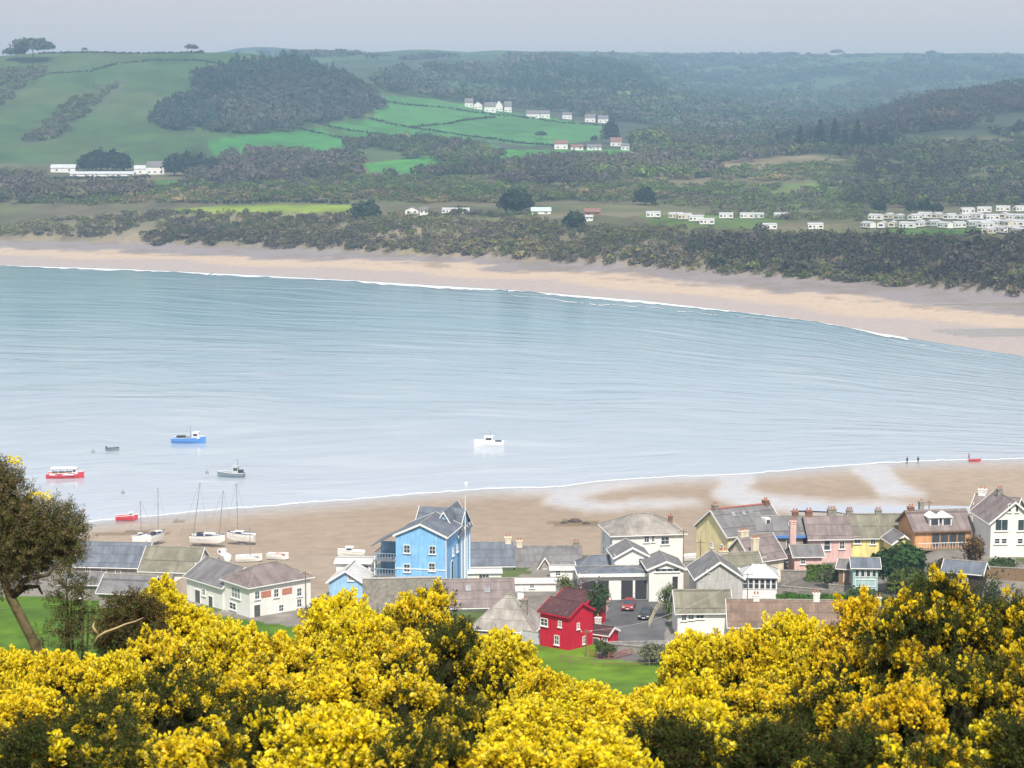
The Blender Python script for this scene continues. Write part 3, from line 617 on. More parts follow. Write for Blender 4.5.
for k, (x, wv, hv) in enumerate(PN):
    tree("pine_tree", ["leftmost dark pine of the row before the brown hill", "broad dark pine second in the row before the brown hill", "tallest dark pine in the row before the brown hill", "short dark pine between two tall ones before the brown hill", "tall narrow dark pine right of the gap before the brown hill", "small dark pine low in the row before the brown hill", "wide dark pine near the right end of the row before the brown hill", "last and smallest dark pine of the row before the brown hill"][k], x, 152, wv * 1.15, hv * 1.5, R_(DK, .55), shape='cone', group="row of dark pines before the brown hill", seed=40 + k, nq=200, leaf=.22)
for k, (x, wv, hv) in enumerate([(879, 14, 12), (911, 11, 11), (924, 14, 13), (937, 12, 9)]):
    tree("evergreen_tree", ["dark tree behind the left end of the caravan park", "dark tree behind the middle of the rear caravan row", "larger dark tree behind the rear caravan row", "low dark tree behind the right part of the rear caravan row"][k], x, 213, wv, hv, R_(DK, 1.3), group="dark trees behind the caravan park", seed=60 + k, trunk=.03, nq=180, lift=.35)
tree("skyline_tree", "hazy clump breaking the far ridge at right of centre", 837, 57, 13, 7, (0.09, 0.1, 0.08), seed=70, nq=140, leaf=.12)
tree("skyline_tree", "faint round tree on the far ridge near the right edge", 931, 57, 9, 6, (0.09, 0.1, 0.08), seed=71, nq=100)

# hedges dividing the pastures: each a thing
def hedge(label, line, w_=3.0, h_=2.0, col=(0.04, 0.055, 0.03), seed=0, y0=1000):
    r = np.random.default_rng(seed + 900); P = [on_ground(a, b_, y0) for a, b_ in line]; pts = []
    for a, c in zip(P[:-1], P[1:]):
        n = max(2, int((c - a).length / 3.0)); pts += [a.lerp(c, k / n) for k in range(n)]
    b_ = np.array([[p.x, p.y, float(ground(p.x, p.y))] for p in pts]); n = len(b_); b_[:, :2] += r.normal(size=(n, 2)) * .5
    o_ = P[0]; b_ -= np.array(o_)
    q, c = crowns(b_, w_ * r.uniform(.7, 1.3, n), h_ * r.uniform(.6, 1.3, n), 14, r, np.tile(np.array([col]), (n, 1)) * r.uniform(.7, 1.3, (n, 1)), 'round', .4, .4)
    o = put(bpy.data.objects.new("hedge", np_mesh("hedge", q, 4, [LEAFM], col=c))); o.location = o_; TOTALQ[0] += len(q)
    tag(o, label, "hedge", "field hedges on the far slopes")
hedge("hedge along the top edge of the long middle pasture", [(318, 124), (350, 131), (425, 140), (452, 146)], seed=1)
hedge("hedge slanting through the pasture left of the middle field", [(298, 129), (330, 136), (356, 142)], seed=2)
hedge("hedge between the upper and middle green pastures", [(370, 119), (410, 128), (452, 134), (505, 141)], seed=3)
hedge("hedge crossing the upper pasture below the hillside wood", [(384, 101), (440, 108), (500, 116), (530, 119)], seed=4)
hedge("short hedge joining the two pasture hedges", [(410, 128), (450, 124), (495, 118)], seed=5)
hedge("hedge below the row of white village houses", [(500, 114), (540, 120), (600, 126)], seed=6)
hedge("hedge along the foot of the pastures by the lane", [(500, 141), (555, 146), (600, 150)], seed=7)
hedge("thin hedge dividing the two lowest bright fields", [(450, 161), (520, 160), (590, 154)], seed=8)
hedge("hedge across the upper part of the green hill", [(50, 74), (90, 72), (118, 64), (150, 61), (200, 61), (230, 66)], seed=9)
hedge("hedge along the skyline of the green hill", [(40, 54), (100, 51), (140, 49), (200, 49), (240, 50)], w_=4, h_=2, seed=10)
hedge("dark hedge behind the bright field above the cliff", [(200, 204), (280, 202), (350, 204)], w_=4, h_=2.5, seed=11)
hedge("hedge in front of the white farm", [(40, 180), (100, 179), (150, 178)], w_=4, h_=2.5, seed=12)

# ------------------------------------------------------------------ far buildings and caravans
FWALL = M("far_white_wall", (0.78, 0.77, 0.74), 0.85, 0.08, 0.4); FROOF = M("far_slate_roof", (0.17, 0.16, 0.165), 0.7, 0.25, 0.6)
FROOFW = M("pale_sheet_roof", (0.50, 0.52, 0.54), 0.5, 0.15, 0.5); FROOFG = M("green_sheet_roof", (0.45, 0.60, 0.55), 0.5, 0.15, 0.5)
FROOFB = M("brown_roof", (0.22, 0.12, 0.10), 0.8, 0.25, 0.5)
def far_house(name, label, cat, px, py, wpx, hpx, roofpx, group=None, depth=6.0, rz=0.0, rm=None, wm_=None, nwin=2, axis='x', seed=0):
    p = on_ground(px, py); k = scale_at(p.y); W, H, Rr = wpx / k, hpx / k, max(roofpx / k, 0.25); D = depth
    root = empty(name, p, rz, label, cat, group)
    if axis == 'x':
        a = [Vector((-W / 2, y, z)) for y, z in ((-D / 2, -2), (D / 2, -2), (D / 2, H), (0, H + Rr), (-D / 2, H))]; b_ = [v + Vector((W, 0, 0)) for v in a]
        ra = [Vector((-W / 2 - .3, y, z)) for y, z in ((-D / 2 - .4, H - .15), (0, H + Rr + .05), (D / 2 + .4, H - .15), (D / 2 + .4, H + .15), (0, H + Rr + .4), (-D / 2 - .4, H + .15))]; rb = [v + Vector((W + .6, 0, 0)) for v in ra]
    else:
        a = [Vector((x, -D / 2, z)) for x, z in ((-W / 2, -2), (W / 2, -2), (W / 2, H), (0, H + Rr), (-W / 2, H))]; b_ = [v + Vector((0, D, 0)) for v in a]
        ra = [Vector((x, -D / 2 - .3, z)) for x, z in ((-W / 2 - .4, H - .15), (0, H + Rr + .05), (W / 2 + .4, H - .15), (W / 2 + .4, H + .15), (0, H + Rr + .4), (-W / 2 - .4, H + .15))]; rb = [v + Vector((0, D + .6, 0)) for v in ra]
    MB().prism(a, b_).build("wall", wm_ or FWALL, root); MB().prism(ra, rb).build("roof", rm or FROOF, root)
    for i in range(nwin):
        ww = min(1.6, W / (nwin * 2.2)); x = (i + .5) / nwin * W - W / 2
        MB().box((x, -D / 2 - .03, min(H * .55, 1.7)), (ww, .1, min(1.2, H * .4))).build("window", GLASS, root)
    return root
HV = [("white gable end house at the left of the hill village", 469, 107, 8, 4, 4), ("white cottage second in the hill village", 478, 109, 8, 4, 3), ("long white house in the middle of the hill village", 490, 112, 11, 5, 4), ("white gabled house right of the long hill village house", 499, 111, 7, 5, 5), ("last white gable of the hill village", 508, 112, 7, 5, 5),
      ("long white bungalow below the hill wood", 533, 118, 13, 4, 3), ("white bungalow at the end of the long one", 545, 118, 9, 4, 3), ("small white house alone by the hedge", 567, 119, 9, 4, 2), ("white roadside house left of the lane pair", 590, 122, 10, 4, 3), ("white roadside house right of the lane pair", 603, 123, 10, 4, 3)]
for k, (l, x, y, w_, h_, r_) in enumerate(HV):
    far_house("white_cottage", l, "house", x, y, w_, h_, r_, "white village houses under the hill", axis='xy'[k % 2] if k < 5 else 'x', depth=7)
for l, x, y, w_, h_, r_, rm in [("cream house at the left end of the lane below the pasture", 561, 149, 13, 5, 3, FROOFB), ("low grey house in the middle of the lane", 577, 150, 12, 3, 2, FROOFB), ("long pale house along the lane", 594, 150, 14, 3, 2, None), ("brown roofed house by the dark conifer", 616, 146, 11, 4, 4, FROOFB), ("white gable house at the top of the lane", 634, 141, 9, 5, 3, None), ("small white house at the right end of the lane", 625, 150, 8, 4, 2, None)]:
    far_house("lane_cottage", l, "house", x, y, w_, h_, r_, "pale cottages on the lane below the pasture", rm=rm)
far_house("farmhouse", "white farmhouse with dark windows beside the dark copse", "house", 156, 174, 17, 7, 5, depth=9, nwin=3)
far_house("barn", "white farm barn left of the farmhouse", "barn", 141, 174, 12, 5, 3, rm=FROOFW, nwin=1)
far_house("greenhouse", "long low white greenhouse roof before the dark copse", "greenhouse", 103, 176, 62, 2, 2, rm=FROOFW, nwin=6, depth=10)
far_house("greenhouse", "small white sheds at the left end of the farm", "greenhouse", 64, 172, 24, 4, 3, rm=FROOFW, nwin=2, depth=8)
far_house("chalet", "white chalet with small gable by the cliff top hedge", "chalet", 412, 214, 13, 4, 3, axis='y', depth=6)
far_house("chalet", "white lean chalet touching the gabled one", "chalet", 424, 214, 8, 4, 2, depth=5)
far_house("shed", "green roofed shed right of the broad dark evergreen", "shed", 541, 214, 19, 3, 3, rm=FROOFG)
far_house("shed", "brown roofed shed by the scrub in the middle of the plateau", "shed", 592, 215, 16, 3, 3, rm=FROOFB, wm_=WOOD)
far_house("shed", "white shed beside the brown roofed one", "shed", 589, 220, 7, 3, 1, rm=FROOFW)
far_house("holiday_house", "white house with yellow end among trees above the caravan park", "house", 968, 193, 12, 4, 2, rm=FROOF)
far_house("holiday_house", "long low white house just below the tree house", "house", 973, 197, 12, 3, 1, rm=FROOFW)
far_house("holiday_house", "small pale roof right of the house above the caravan park", "house", 1003, 192, 9, 3, 2, rm=FROOFW)
# static caravans: one of each kind with parts, then copies
VANW = M("caravan_white", (0.78, 0.78, 0.75), 0.5, 0.1, 0.7); VANC = M("caravan_cream", (0.62, 0.56, 0.44), 0.5, 0.1, 0.7); VANG = M("caravan_grey_green", (0.42, 0.48, 0.44), 0.5, 0.1, 0.7)
VANR = M("caravan_roof", (0.42, 0.43, 0.45), 0.5, 0.15, 0.8)
def make_van(body, L_=8.2, seed=0):
    root = empty("static_caravan")
    W = 3.8; H = 2.9; z0 = 0.4
    a = [Vector((-L_ / 2, y, z)) for y, z in ((-W / 2, z0), (W / 2, z0), (W / 2 + .06, z0 + .5), (W / 2, H), (0, H + .8), (-W / 2, H), (-W / 2 - .06, z0 + .5))]
    MB().prism(a, [v + Vector((L_, 0, 0)) for v in a]).build("body", body, root)
    ra = [Vector((-L_ / 2 - .15, y, z)) for y, z in ((-W / 2 - .12, H - .02), (0, H + .82), (W / 2 + .12, H - .02), (W / 2 + .12, H + .08), (0, H + .95), (-W / 2 - .12, H + .08))]
    MB().prism(ra, [v + Vector((L_ + .3, 0, 0)) for v in ra]).build("roof", VANR, root)
    MB().box((0, 0, z0 / 2 - .4), (L_ - .4, W - .3, z0 + .8)).build("skirt", DARKM, root)
    for x, w_ in ((-L_ * .36, 1.5), (-L_ * .1, 1.0), (L_ * .33, 1.8)):
        MB().box((x, -W / 2 - .04, 1.75), (w_, .08, .95)).build("window", GLASS, root)
    MB().box((L_ * .12, -W / 2 - .04, 1.35), (.8, .08, 1.9)).build("door", VANC, root)
    MB().box((-L_ / 2 - .04, 0, 1.8), (.08, 2.2, 1.0)).build("window", GLASS, root)
    return root
vans = [make_van(VANW), make_van(VANC), make_van(VANG, 8.0)]
used = set()
def van(px, py, kind, rz, label, group, L=None):
    o = vans[kind] if kind not in used else copy_tree(vans[kind]); used.add(kind)
    p = on_ground(px, py); o.location = (p.x, p.y, float(ground(p.x, p.y)) + 0.1); o.rotation_euler = (0, 0, rz)
    tag(o, label, "caravan", group)
rr = random.Random(5)
FR = "white static caravans in the front row above the green lawn"; BK = "static caravans in the second row of the park"; RG = "static caravans crowded at the right end of the park"
for k, x in enumerate(range(868, 986, 13)):
    van(x + rr.uniform(-1.5, 1.5), 228 + rr.uniform(-1.1, 1.1), [0, 0, 1, 0, 0, 2, 0, 0, 2, 0, 0][k % 11], rr.uniform(0.5, 1.25) * (1 if k % 3 else -1), {0: "white static caravan in the front row above the green lawn", 1: "cream static caravan in the front row above the green lawn", 2: "grey-green static caravan in the front row above the green lawn"}[[0, 0, 1, 0, 0, 2, 0, 0, 2, 0, 0][k % 11]], FR)
for k, x in enumerate(range(874, 990, 13)):
    kk = [0, 1, 2, 0, 0, 1, 0, 0, 0, 1][k % 10]
    van(x + rr.uniform(-2, 2), 219.5 + rr.uniform(-1.2, 1.2), kk, rr.uniform(0.4, 1.2) * (1 if k % 4 else -1), {0: "white static caravan in the second row behind the front one", 1: "cream static caravan in the second row behind the front one", 2: "grey-green static caravan in the second row behind the front one"}[kk], BK)
for k, (x, y) in enumerate([(992, 220), (1003, 220), (1014, 220), (1024, 220), (984, 228), (995, 227), (1006, 228), (1018, 227), (989, 234), (1001, 234), (1012, 234), (1023, 235), (1035, 228), (1036, 234)]):
    kk = [0, 1, 0, 2, 0, 0, 1][k % 7]
    van(x + rr.uniform(-1, 1), y + rr.uniform(-1, 1), kk, rr.uniform(.3, 1.3) * rr.choice((-1, 1)), {0: "white static caravan crowded at the right end of the park", 1: "cream static caravan crowded at the right end of the park", 2: "grey-green static caravan crowded at the right end of the park"}[kk], RG)
for x, y, l in [(967, 214, "first caravan of the sparse upper row in the park"), (984, 213, "second caravan of the sparse upper row in the park"), (1003, 212, "third caravan of the sparse upper row in the park"), (1020, 212, "caravan at the right end of the sparse upper row")]:
    van(x, y, 0, rr.uniform(-.4, .4), l, "sparse upper row of caravans")
for x, y, k, l in [(653, 218, 0, "white caravan at the left end of the cliff top field"), (676, 219, 1, "cream caravan left of the paired long ones on the cliff top"), (684, 220, 1, "cream caravan touching the long white one on the cliff top"), (696, 222, 0, "long white caravan in the middle of the cliff top field"), (707, 225, 0, "white caravan lowest in the cliff top field"), (726, 219, 0, "white caravan right of the bright gap on the cliff top"), (747, 219, 0, "white caravan by the dark hedge on the cliff top"), (757, 219, 2, "grey-green caravan by the dark hedge on the cliff top"), (781, 219, 0, "white caravan alone at the right of the cliff top field"), (769, 230, 0, "small white caravan down among the cliff bushes"), (815, 230, 0, "white caravan alone among bushes left of the park"), (449, 214, 0, "white caravan right of the chalets"), (463, 214, 0, "white caravan farthest right of the chalets")]:
    van(x, y, k, rr.uniform(-.2, .2), l, "caravans on the cliff top field")
# ------------------------------------------------------------------ village houses
SL_GREY = roofmat("roof_grey_slate", (0.17, 0.165, 0.17)); SL_MAUVE = roofmat("roof_mauve_slate", (0.21, 0.17, 0.165), moss=0.1)
SL_BLUE = roofmat("roof_blue_slate", (0.13, 0.15, 0.185)); SL_OLIVE = roofmat("roof_mossy_slate", (0.19, 0.18, 0.135), moss=0.25)
SL_BROWN = roofmat("roof_brown_tile", (0.20, 0.135, 0.10)); SL_STONE = roofmat("roof_stone_tile", (0.30, 0.275, 0.25), 0.5, 0.3, moss=0.3)
SL_MAROON = roofmat("roof_dark_red_tile", (0.085, 0.032, 0.036)); SL_PALE = M("roof_pale_felt", (0.55, 0.55, 0.55), 0.8, 0.15, 0.7)
def wallm(n, c, **k): return M("render_" + n, c, 0.88, 0.12, 0.9, 0.1, streak=0.24, **k)
W_BLUE, W_RED, W_YEL, W_YEL2 = wallm("sky_blue", (0.27, 0.56, 0.92)), wallm("crimson", (0.60, 0.008, 0.035)), wallm("soft_yellow", (0.86, 0.76, 0.42)), wallm("lemon_yellow", (0.80, 0.72, 0.30))
W_PINK, W_CREAM, W_GREY, W_ORANGE = wallm("pale_pink", (0.74, 0.50, 0.47)), wallm("cream", (0.78, 0.70, 0.55)), wallm("grey", (0.52, 0.51, 0.49)), wallm("apricot", (0.66, 0.36, 0.17))
W_TEAL, W_STONEW, W_LBLUE = wallm("pale_teal", (0.42, 0.60, 0.60)), wallm("dull_stone", (0.36, 0.33, 0.29)), wallm("light_blue", (0.36, 0.60, 0.85))
BTRIM = M("blue_painted_board", (0.10, 0.24, 0.55), 0.5, 0.1, 2); RTRIM = M("red_ridge_tile", (0.36, 0.12, 0.09), 0.8, 0.25, 3)
SLATEHUNG = M("dark_door_paint", (0.10, 0.105, 0.10), 0.6, 0.2, 2); BRICKPANEL = M("red_brick_panel", (0.48, 0.20, 0.14), 0.9, 0.2, 3)
class House: pass
def house(name, label, cat, px, Y, rot, w, d, eave, ridge, roof='x', anchor=(0, -.5), wall=None, rm=None, o=0.35, group=None, barge=True, hipf=0.5, base=None, bargem=None):
    """w x d metres; px, Y place the anchor point of the footprint; eave and ridge are sight-line heights"""
    Hs = House(); rz = math.radians(rot); ca, sa = math.cos(rz), math.sin(rz)
    x = (px - 512) / FOC * Y * 1.03
    for _ in range(4):
        z0 = float(ground(x, Y)) if base is None else base; x = (px - 512) / FOC * (Y * CP - (z0 - CAMZ) * SP)
    ax, ay = anchor[0] * w, anchor[1] * d
    cx, cy = x - (ax * ca - ay * sa), Y - (ax * sa + ay * ca)
    h = float(z_of(eave, Y)) - z0
    Hs.root = root = empty(name, (cx, cy, z0), rz, label, cat, group)
    Yr = cy
    rh = float(z_of(ridge, Yr)) - z0 - h
    Hs.w, Hs.d, Hs.h, Hs.rh, Hs.rot, Hs.z0, Hs.kind, Hs.org = w, d, h, rh, rz, z0, roof, Vector((cx, cy, z0))
    wall = wall or WHITE; rm = rm or SL_GREY; th = 0.16
    if roof in 'xy':
        S, Lh = (d, w) if roof == 'x' else (w, d)
        P = (lambda a, s, z: Vector((a, s, z))) if roof == 'x' else (lambda a, s, z: Vector((s, a, z)))
        sec = [(-S / 2, -3), (S / 2, -3), (S / 2, h), (0, h + rh), (-S / 2, h)]
        Hs.wall = MB().prism([P(-Lh / 2, s, z) for s, z in sec], [P(Lh / 2, s, z) for s, z in sec]).build("wall", wall, root)
        k = rh / (S / 2); e = o; g = .03
        sec = [(-S / 2 - e, h - e * k + g), (0, h + rh + g), (S / 2 + e, h - e * k + g), (S / 2 + e, h - e * k + g + th), (0, h + rh + g + th * 1.1), (-S / 2 - e, h - e * k + g + th)]
        Hs.roof = MB().prism([P(-Lh / 2 - o, s, z) for s, z in sec], [P(Lh / 2 + o, s, z) for s, z in sec]).build("roof", rm, root)
        m = MB()
        m.tube([P(-Lh / 2 - o, 0, h + rh + g + th * 1.1), P(Lh / 2 + o, 0, h + rh + g + th * 1.1)], .11, 6); m.build("ridge", SL_MAROON if rm is SL_MAROON else STONE, Hs.roof)
        if barge:
            for sgn in (-1, 1):
                a0 = sgn * (Lh / 2 + o + .02); a1 = sgn * (Lh / 2 + o + .09); ze = h - e * k + g; se = S / 2 + e + .03
                q = [(-se, ze - .12), (0, h + rh + g - .1), (se, ze - .12), (se, ze + th + .03), (0, h + rh + g + th + .06), (-se, ze + th + .03)]
                MB().prism([P(a0, *p) for p in q], [P(a1, *p) for p in q]).build("bargeboard", bargem or WPAINT, Hs.roof)
        for s in (-1, 1):
            MB().box(P(0, s * (S / 2 + e + .07), h - e * k + .04), (Lh + 2 * o, .12, .12) if roof == 'x' else (.12, Lh + 2 * o, .12)).build("gutter", WPAINT if bargem is None else bargem, root)
    else:
        m = MB(); m.box((0, 0, (h - 3) / 2), (w, d, h + 3)); Hs.wall = m.build("wall", wall, root)
        L2 = max(0.1, w / 2 - d * hipf); e = o
        b0 = [Vector((sx * (w / 2 + e), sy * (d / 2 + e), h - .05)) for sx, sy in ((-1, -1), (1, -1), (1, 1), (-1, 1))]; b1 = [v + Vector((0, 0, th)) for v in b0]
        r0, r1 = Vector((-L2, 0, h + rh)), Vector((L2, 0, h + rh))
        m = MB(); m.add(b0 + b1 + [r0, r1], [(3, 2, 1, 0), (0, 1, 5, 4), (1, 2, 6, 5), (2, 3, 7, 6), (3, 0, 4, 7), (4, 5, 9, 8), (6, 7, 8, 9), (5, 6, 9), (7, 4, 8)]); Hs.roof = m.build("roof", rm, root)
        m = MB(); up = Vector((0, 0, .04)); m.tube([r0 + up, r1 + up], .12, 6)
        for v, r in ((b1[0], r0), (b1[3], r0), (b1[1], r1), (b1[2], r1)): m.tube([v + up, r + up], .09, 5)
        m.build("ridge", STONE, Hs.roof)
        m = MB()
        for s in (-1, 1):
            m.box((0, s * (d / 2 + e + .06), h), (w + 2 * e + .24, .12, .13)); m.box((s * (w / 2 + e + .06), 0, h), (.12, d + 2 * e, .13))
        m.build("gutter", WPAINT, root)
    return Hs
def wall_hit(Hs, side, px, py):
    """local (u, z) where a sight line meets the plane of one wall"""
    d = Vector(raydir(px, py)); R = Matrix.Rotation(-Hs.rot, 3, 'Z'); o = R @ (Vector((0, 0, CAMZ)) - Hs.org); d = R @ d
    if side == 'f': t = (-Hs.d / 2 - o.y) / d.y
    elif side == 'r': t = (Hs.w / 2 - o.x) / d.x
    else: t = (-Hs.w / 2 - o.x) / d.x
    p = o + d * t; return (p.x if side == 'f' else p.y), p.z
def window(Hs, side, px, py, w=1.0, h=1.2, bars=(1, 1), fm=None, pane=None, uz=None, parent=None, sill=True):
    u, z = uz or wall_hit(Hs, side, px, py)
    lim = (Hs.w if side == 'f' else Hs.d) / 2 - w / 2 - .12; u = max(-lim, min(lim, u))
    def pos(a, c, out):
        if side == 'f': return Vector((a, -Hs.d / 2 - out, c))
        if side == 'r': return Vector((Hs.w / 2 + out, a, c))
        return Vector((-Hs.w / 2 - out, -a if False else a, c))
    def bx(m, a, c, sw, sh, out, th): m.box(pos(a, c, out), (sw, th, sh) if side == 'f' else (th, sw, sh))
    m = MB(); f = .09
    for s in (-1, 1):
        bx(m, u + s * (w / 2), z, f, h + f, .04, .10); bx(m, u, z + s * (h / 2), w - f, f, .04, .10)
    for i in range(bars[0]): bx(m, u + (i + 1) / (bars[0] + 1) * w - w / 2, z, .05, h - f, .035, .07)
    for i in range(bars[1]): bx(m, u, z + (i + 1) / (bars[1] + 1) * h - h / 2, w - f, .05, .031, .07)
    o = m.build("window", fm or WPAINT, parent or Hs.root)
    m = MB(); bx(m, u, z, w - .02, h - .02, .012, .03); m.build("pane", pane or GLASS, o)
    if sill: m = MB(); bx(m, u, z - h / 2 - .09, w + .3, .08, .09, .2); m.build("sill", fm or WPAINT, o)
def door(Hs, side, px, py, w=1.0, h=2.1, mat=None, label=None):
    u, z = wall_hit(Hs, side, px, py); lim = (Hs.w if side == 'f' else Hs.d) / 2 - w / 2 - .1; u = max(-lim, min(lim, u))
    pos = (lambda a, c, out: (a, -Hs.d / 2 - out, c)) if side == 'f' else (lambda a, c, out: ((Hs.w / 2 + out) * (1 if side == 'r' else -1), a, c))
    sz = (lambda a, c, t: (a, t, c)) if side == 'f' else (lambda a, c, t: (t, a, c))
    o = MB().box(pos(u, z, .03), sz(w, h, .07)).build("door", mat or SLATEHUNG, Hs.root)
    if label: o["label"] = label
    m = MB()
    for s in (-1, 1): m.box(pos(u + s * (w / 2 + .06), z, .04), sz(.1, h + .1, .1))
    m.box(pos(u, z + h / 2 + .06, .04), sz(w + .22, .1, .11)); m.build("frame", WPAINT, o)
    MB().box(pos(u + w * .36, z, .085), sz(.06, .14, .05)).build("handle", GREYM, o)
def chimney(Hs, x, y, top, w=.9, d=.6, mat=None, pots=2, flank=None, bot=None):
    """stack standing on the roof at local x, y up to height top above the ground"""
    b = bot if bot is not None else Hs.h - .5
    m = MB(); m.box((x, y, (b + top) / 2), (w, d, top - b)); m.box((x, y, top + .07), (w + .16, d + .16, .14)); m.box((x, y, top - .25), (w + .1, d + .1, .1))
    o = m.build("chimney", mat or BRICK, Hs.roof)
    for i in range(pots):
        xx = x + ((i + .5) / pots - .5) * w
        MB().tube([(xx, y, top + .12), (xx, y, top + .45), (xx, y, top + .58)], [.13, .11, .14], 8).build("chimney_pot", POT, o) if False else None
        m2 = MB().tube([(xx, y, top + .12), (xx, y, top + .45), (xx, y, top + .58)], [.13, .11, .14], 8)
        m2.build("pot", POT, Hs.roof)
    return o
def skylight(Hs, fx, fs, w=.8, l=1.1, side=-1):
    """window lying in the roof slope: fx along the ridge (-.5..5), fs from eave (0) to ridge (1)"""
    S, Lh = (Hs.d, Hs.w) if Hs.kind == 'x' else (Hs.w, Hs.d); k = Hs.rh / (S / 2); a = math.atan(k)
    s = side * S / 2 * (1 - fs); z = Hs.h + Hs.rh * fs + .03 + .18 / math.cos(a) + .03
    if Hs.kind == 'x': m = MB().box((fx * Lh, s, z), (w, l, .1), 0, -side * a); o = m.build("skylight", GREYM, Hs.roof); MB().box((fx * Lh, s - math.sin(-side * a) * .06 * -1 * 0, z + .06), (w - .16, l - .16, .03), 0, -side * a).build("pane", CURT, Hs.roof)
    return
def box_on(Hs, name, c, s, mat, parent=None, rz=0): return MB().box(c, s, rz).build(name, mat, parent or Hs.root)

# --- left group: long slate-roofed building, porch building, lean-to
a = house("boathouse", "long grey stone building with blue-grey slate roof beside the olive tree", "building", 110, 322, -6, 11.5, 7.5, 566, 543, 'x', wall=STONE, rm=SL_BLUE, bargem=WPAINT)
for x, y in ((88, 571), (104, 572), (118, 573)): window(a, 'f', x, y, .8, 1.0)
b_ = house("porch_house", "low building with mossy roof, white gable and white porch posts", "building", 168, 312, -8, 9.0, 8.5, 571, 548, 'x', wall=WHITE, rm=SL_OLIVE)
for x in (136, 143, 150): window(b_, 'f', x, 578, .9, 1.3, pane=CURT)
door(b_, 'f', 157, 580)
window(b_, 'r', 195, 567, .5, 1.2)
m = MB(); m.prism([Vector((-4.6, -4.3, b_.h - .2)), Vector((-4.6, -6.2, b_.h - 1.0)), Vector((-4.6, -6.2, b_.h - 1.12)), Vector((-4.6, -4.3, b_.h - .34))], [Vector((1.2, -4.3, b_.h - .2)), Vector((1.2, -6.2, b_.h - 1.0)), Vector((1.2, -6.2, b_.h - 1.12)), Vector((1.2, -4.3, b_.h - .34))]); m.build("porch_roof", SL_OLIVE, b_.root)
for x in (-4.4, -2.6, -.8, 1.0): box_on(b_, "post", (x, -6.0, (b_.h - 1.2) / 2 - .5), (.14, .14, b_.h - .3), WPAINT)
c_ = house("lean_to", "low dark grey roofed shed in front of the long slate building", "shed", 124, 300, -10, 8.0, 6.5, 593, 576, 'x', wall=STONE, rm=SL_GREY)
window(c_, 'f', 108, 607, .8, .7); window(c_, 'f', 135, 608, .8, .7)
c2 = house("lean_to", "small flat grey roofed store below the olive tree", "shed", 80, 308, -5, 6.0, 5.0, 584, 573, 'x', wall=STONE, rm=SL_GREY)
window(c2, 'f', 80, 596, .8, .7)

# --- white hipped house with brick panels
hq = house("white_hip_house", "white two storey house with mauve hipped roof and brick red panels", "house", 250, 282, 40, 10.6, 7.0, 588, 563, 'hip', (-.5, -.5), rm=SL_MAUVE)
for x, y, w_ in ((257, 595, .8), (276, 593, .8), (299, 592, .8)): window(hq, 'f', x, y, w_, 1.2)
for x, y in ((266, 594), (287, 591)):
    u, z = wall_hit(hq, 'f', x, y); box_on(hq, "brick_panel", (u, -hq.d / 2 - .02, z), (1.7, .08, .9), BRICKPANEL)
window(hq, 'l', 236, 593, 2.4, 1.5, (2, 1), pane=CURT); window(hq, 'l', 233, 606, 1.8, 1.0)
door(hq, 'f', 257, 612); window(hq, 'f', 299, 603, .8, 1.2)
window(hq, 'f', 281, 608, .8, 1.0)
hw = house("white_wing", "white long low wing with blue-grey slates against the brick panelled house", "house", 223, 287.2, -48, 9.6, 7.5, 587, 563, 'x', (.5, -.5), rm=SL_GREY)
door(hw, 'f', 198, 598, 1.3, 2.4); door(hw, 'f', 211, 603, 1.0, 2.0)
window(hw, 'f', 204, 592, .8, 1.0)

# --- small blue hut and white flat building in front of the blue house
hut = house("blue_hut", "small light blue gabled hut with one white window", "hut", 346, 296, -8, 5.2, 6.0, 582, 567, 'y', wall=W_LBLUE, rm=SL_PALE)
window(hut, 'f', 351, 577, .9, 1.1, pane=CURT)
fl = house("white_flat_building", "white flat topped building behind the small blue hut", "building", 355, 303, -4, 5.8, 4.0, 563, 559, 'x', wall=WHITE, rm=SL_PALE, barge=False)
window(fl, 'f', 366, 568, .8, .8)
# --- the big sky blue house
bl = house("blue_house", "large sky blue house with white bargeboards and a second taller wing behind", "house", 421, 296, -12, 7.8, 9.0, 536, 519, 'y', wall=W_BLUE, rm=SL_BLUE, o=.3)
for x, y in ((407, 549), (432.5, 550), (407, 568), (432, 567)): window(bl, 'f', x, y, .95, 1.2)
for y_, z_ in ((0, 6.2), (2.8, 6.2)): window(bl, 'r', 0, 0, .8, 1.1, uz=(y_, z_))
for x in (447.5,): door(bl, 'r', 452, 572, 1.4, 3.4, SLATEHUNG)
box_on(bl, "string_course", (0, -bl.d / 2 - .03, 4.3), (8.0, .1, .14), WPAINT)
box_on(bl, "drainpipe", (bl.w / 2 + .06, -bl.d / 2 - .06, bl.h / 2), (.12, .12, bl.h), WPAINT)
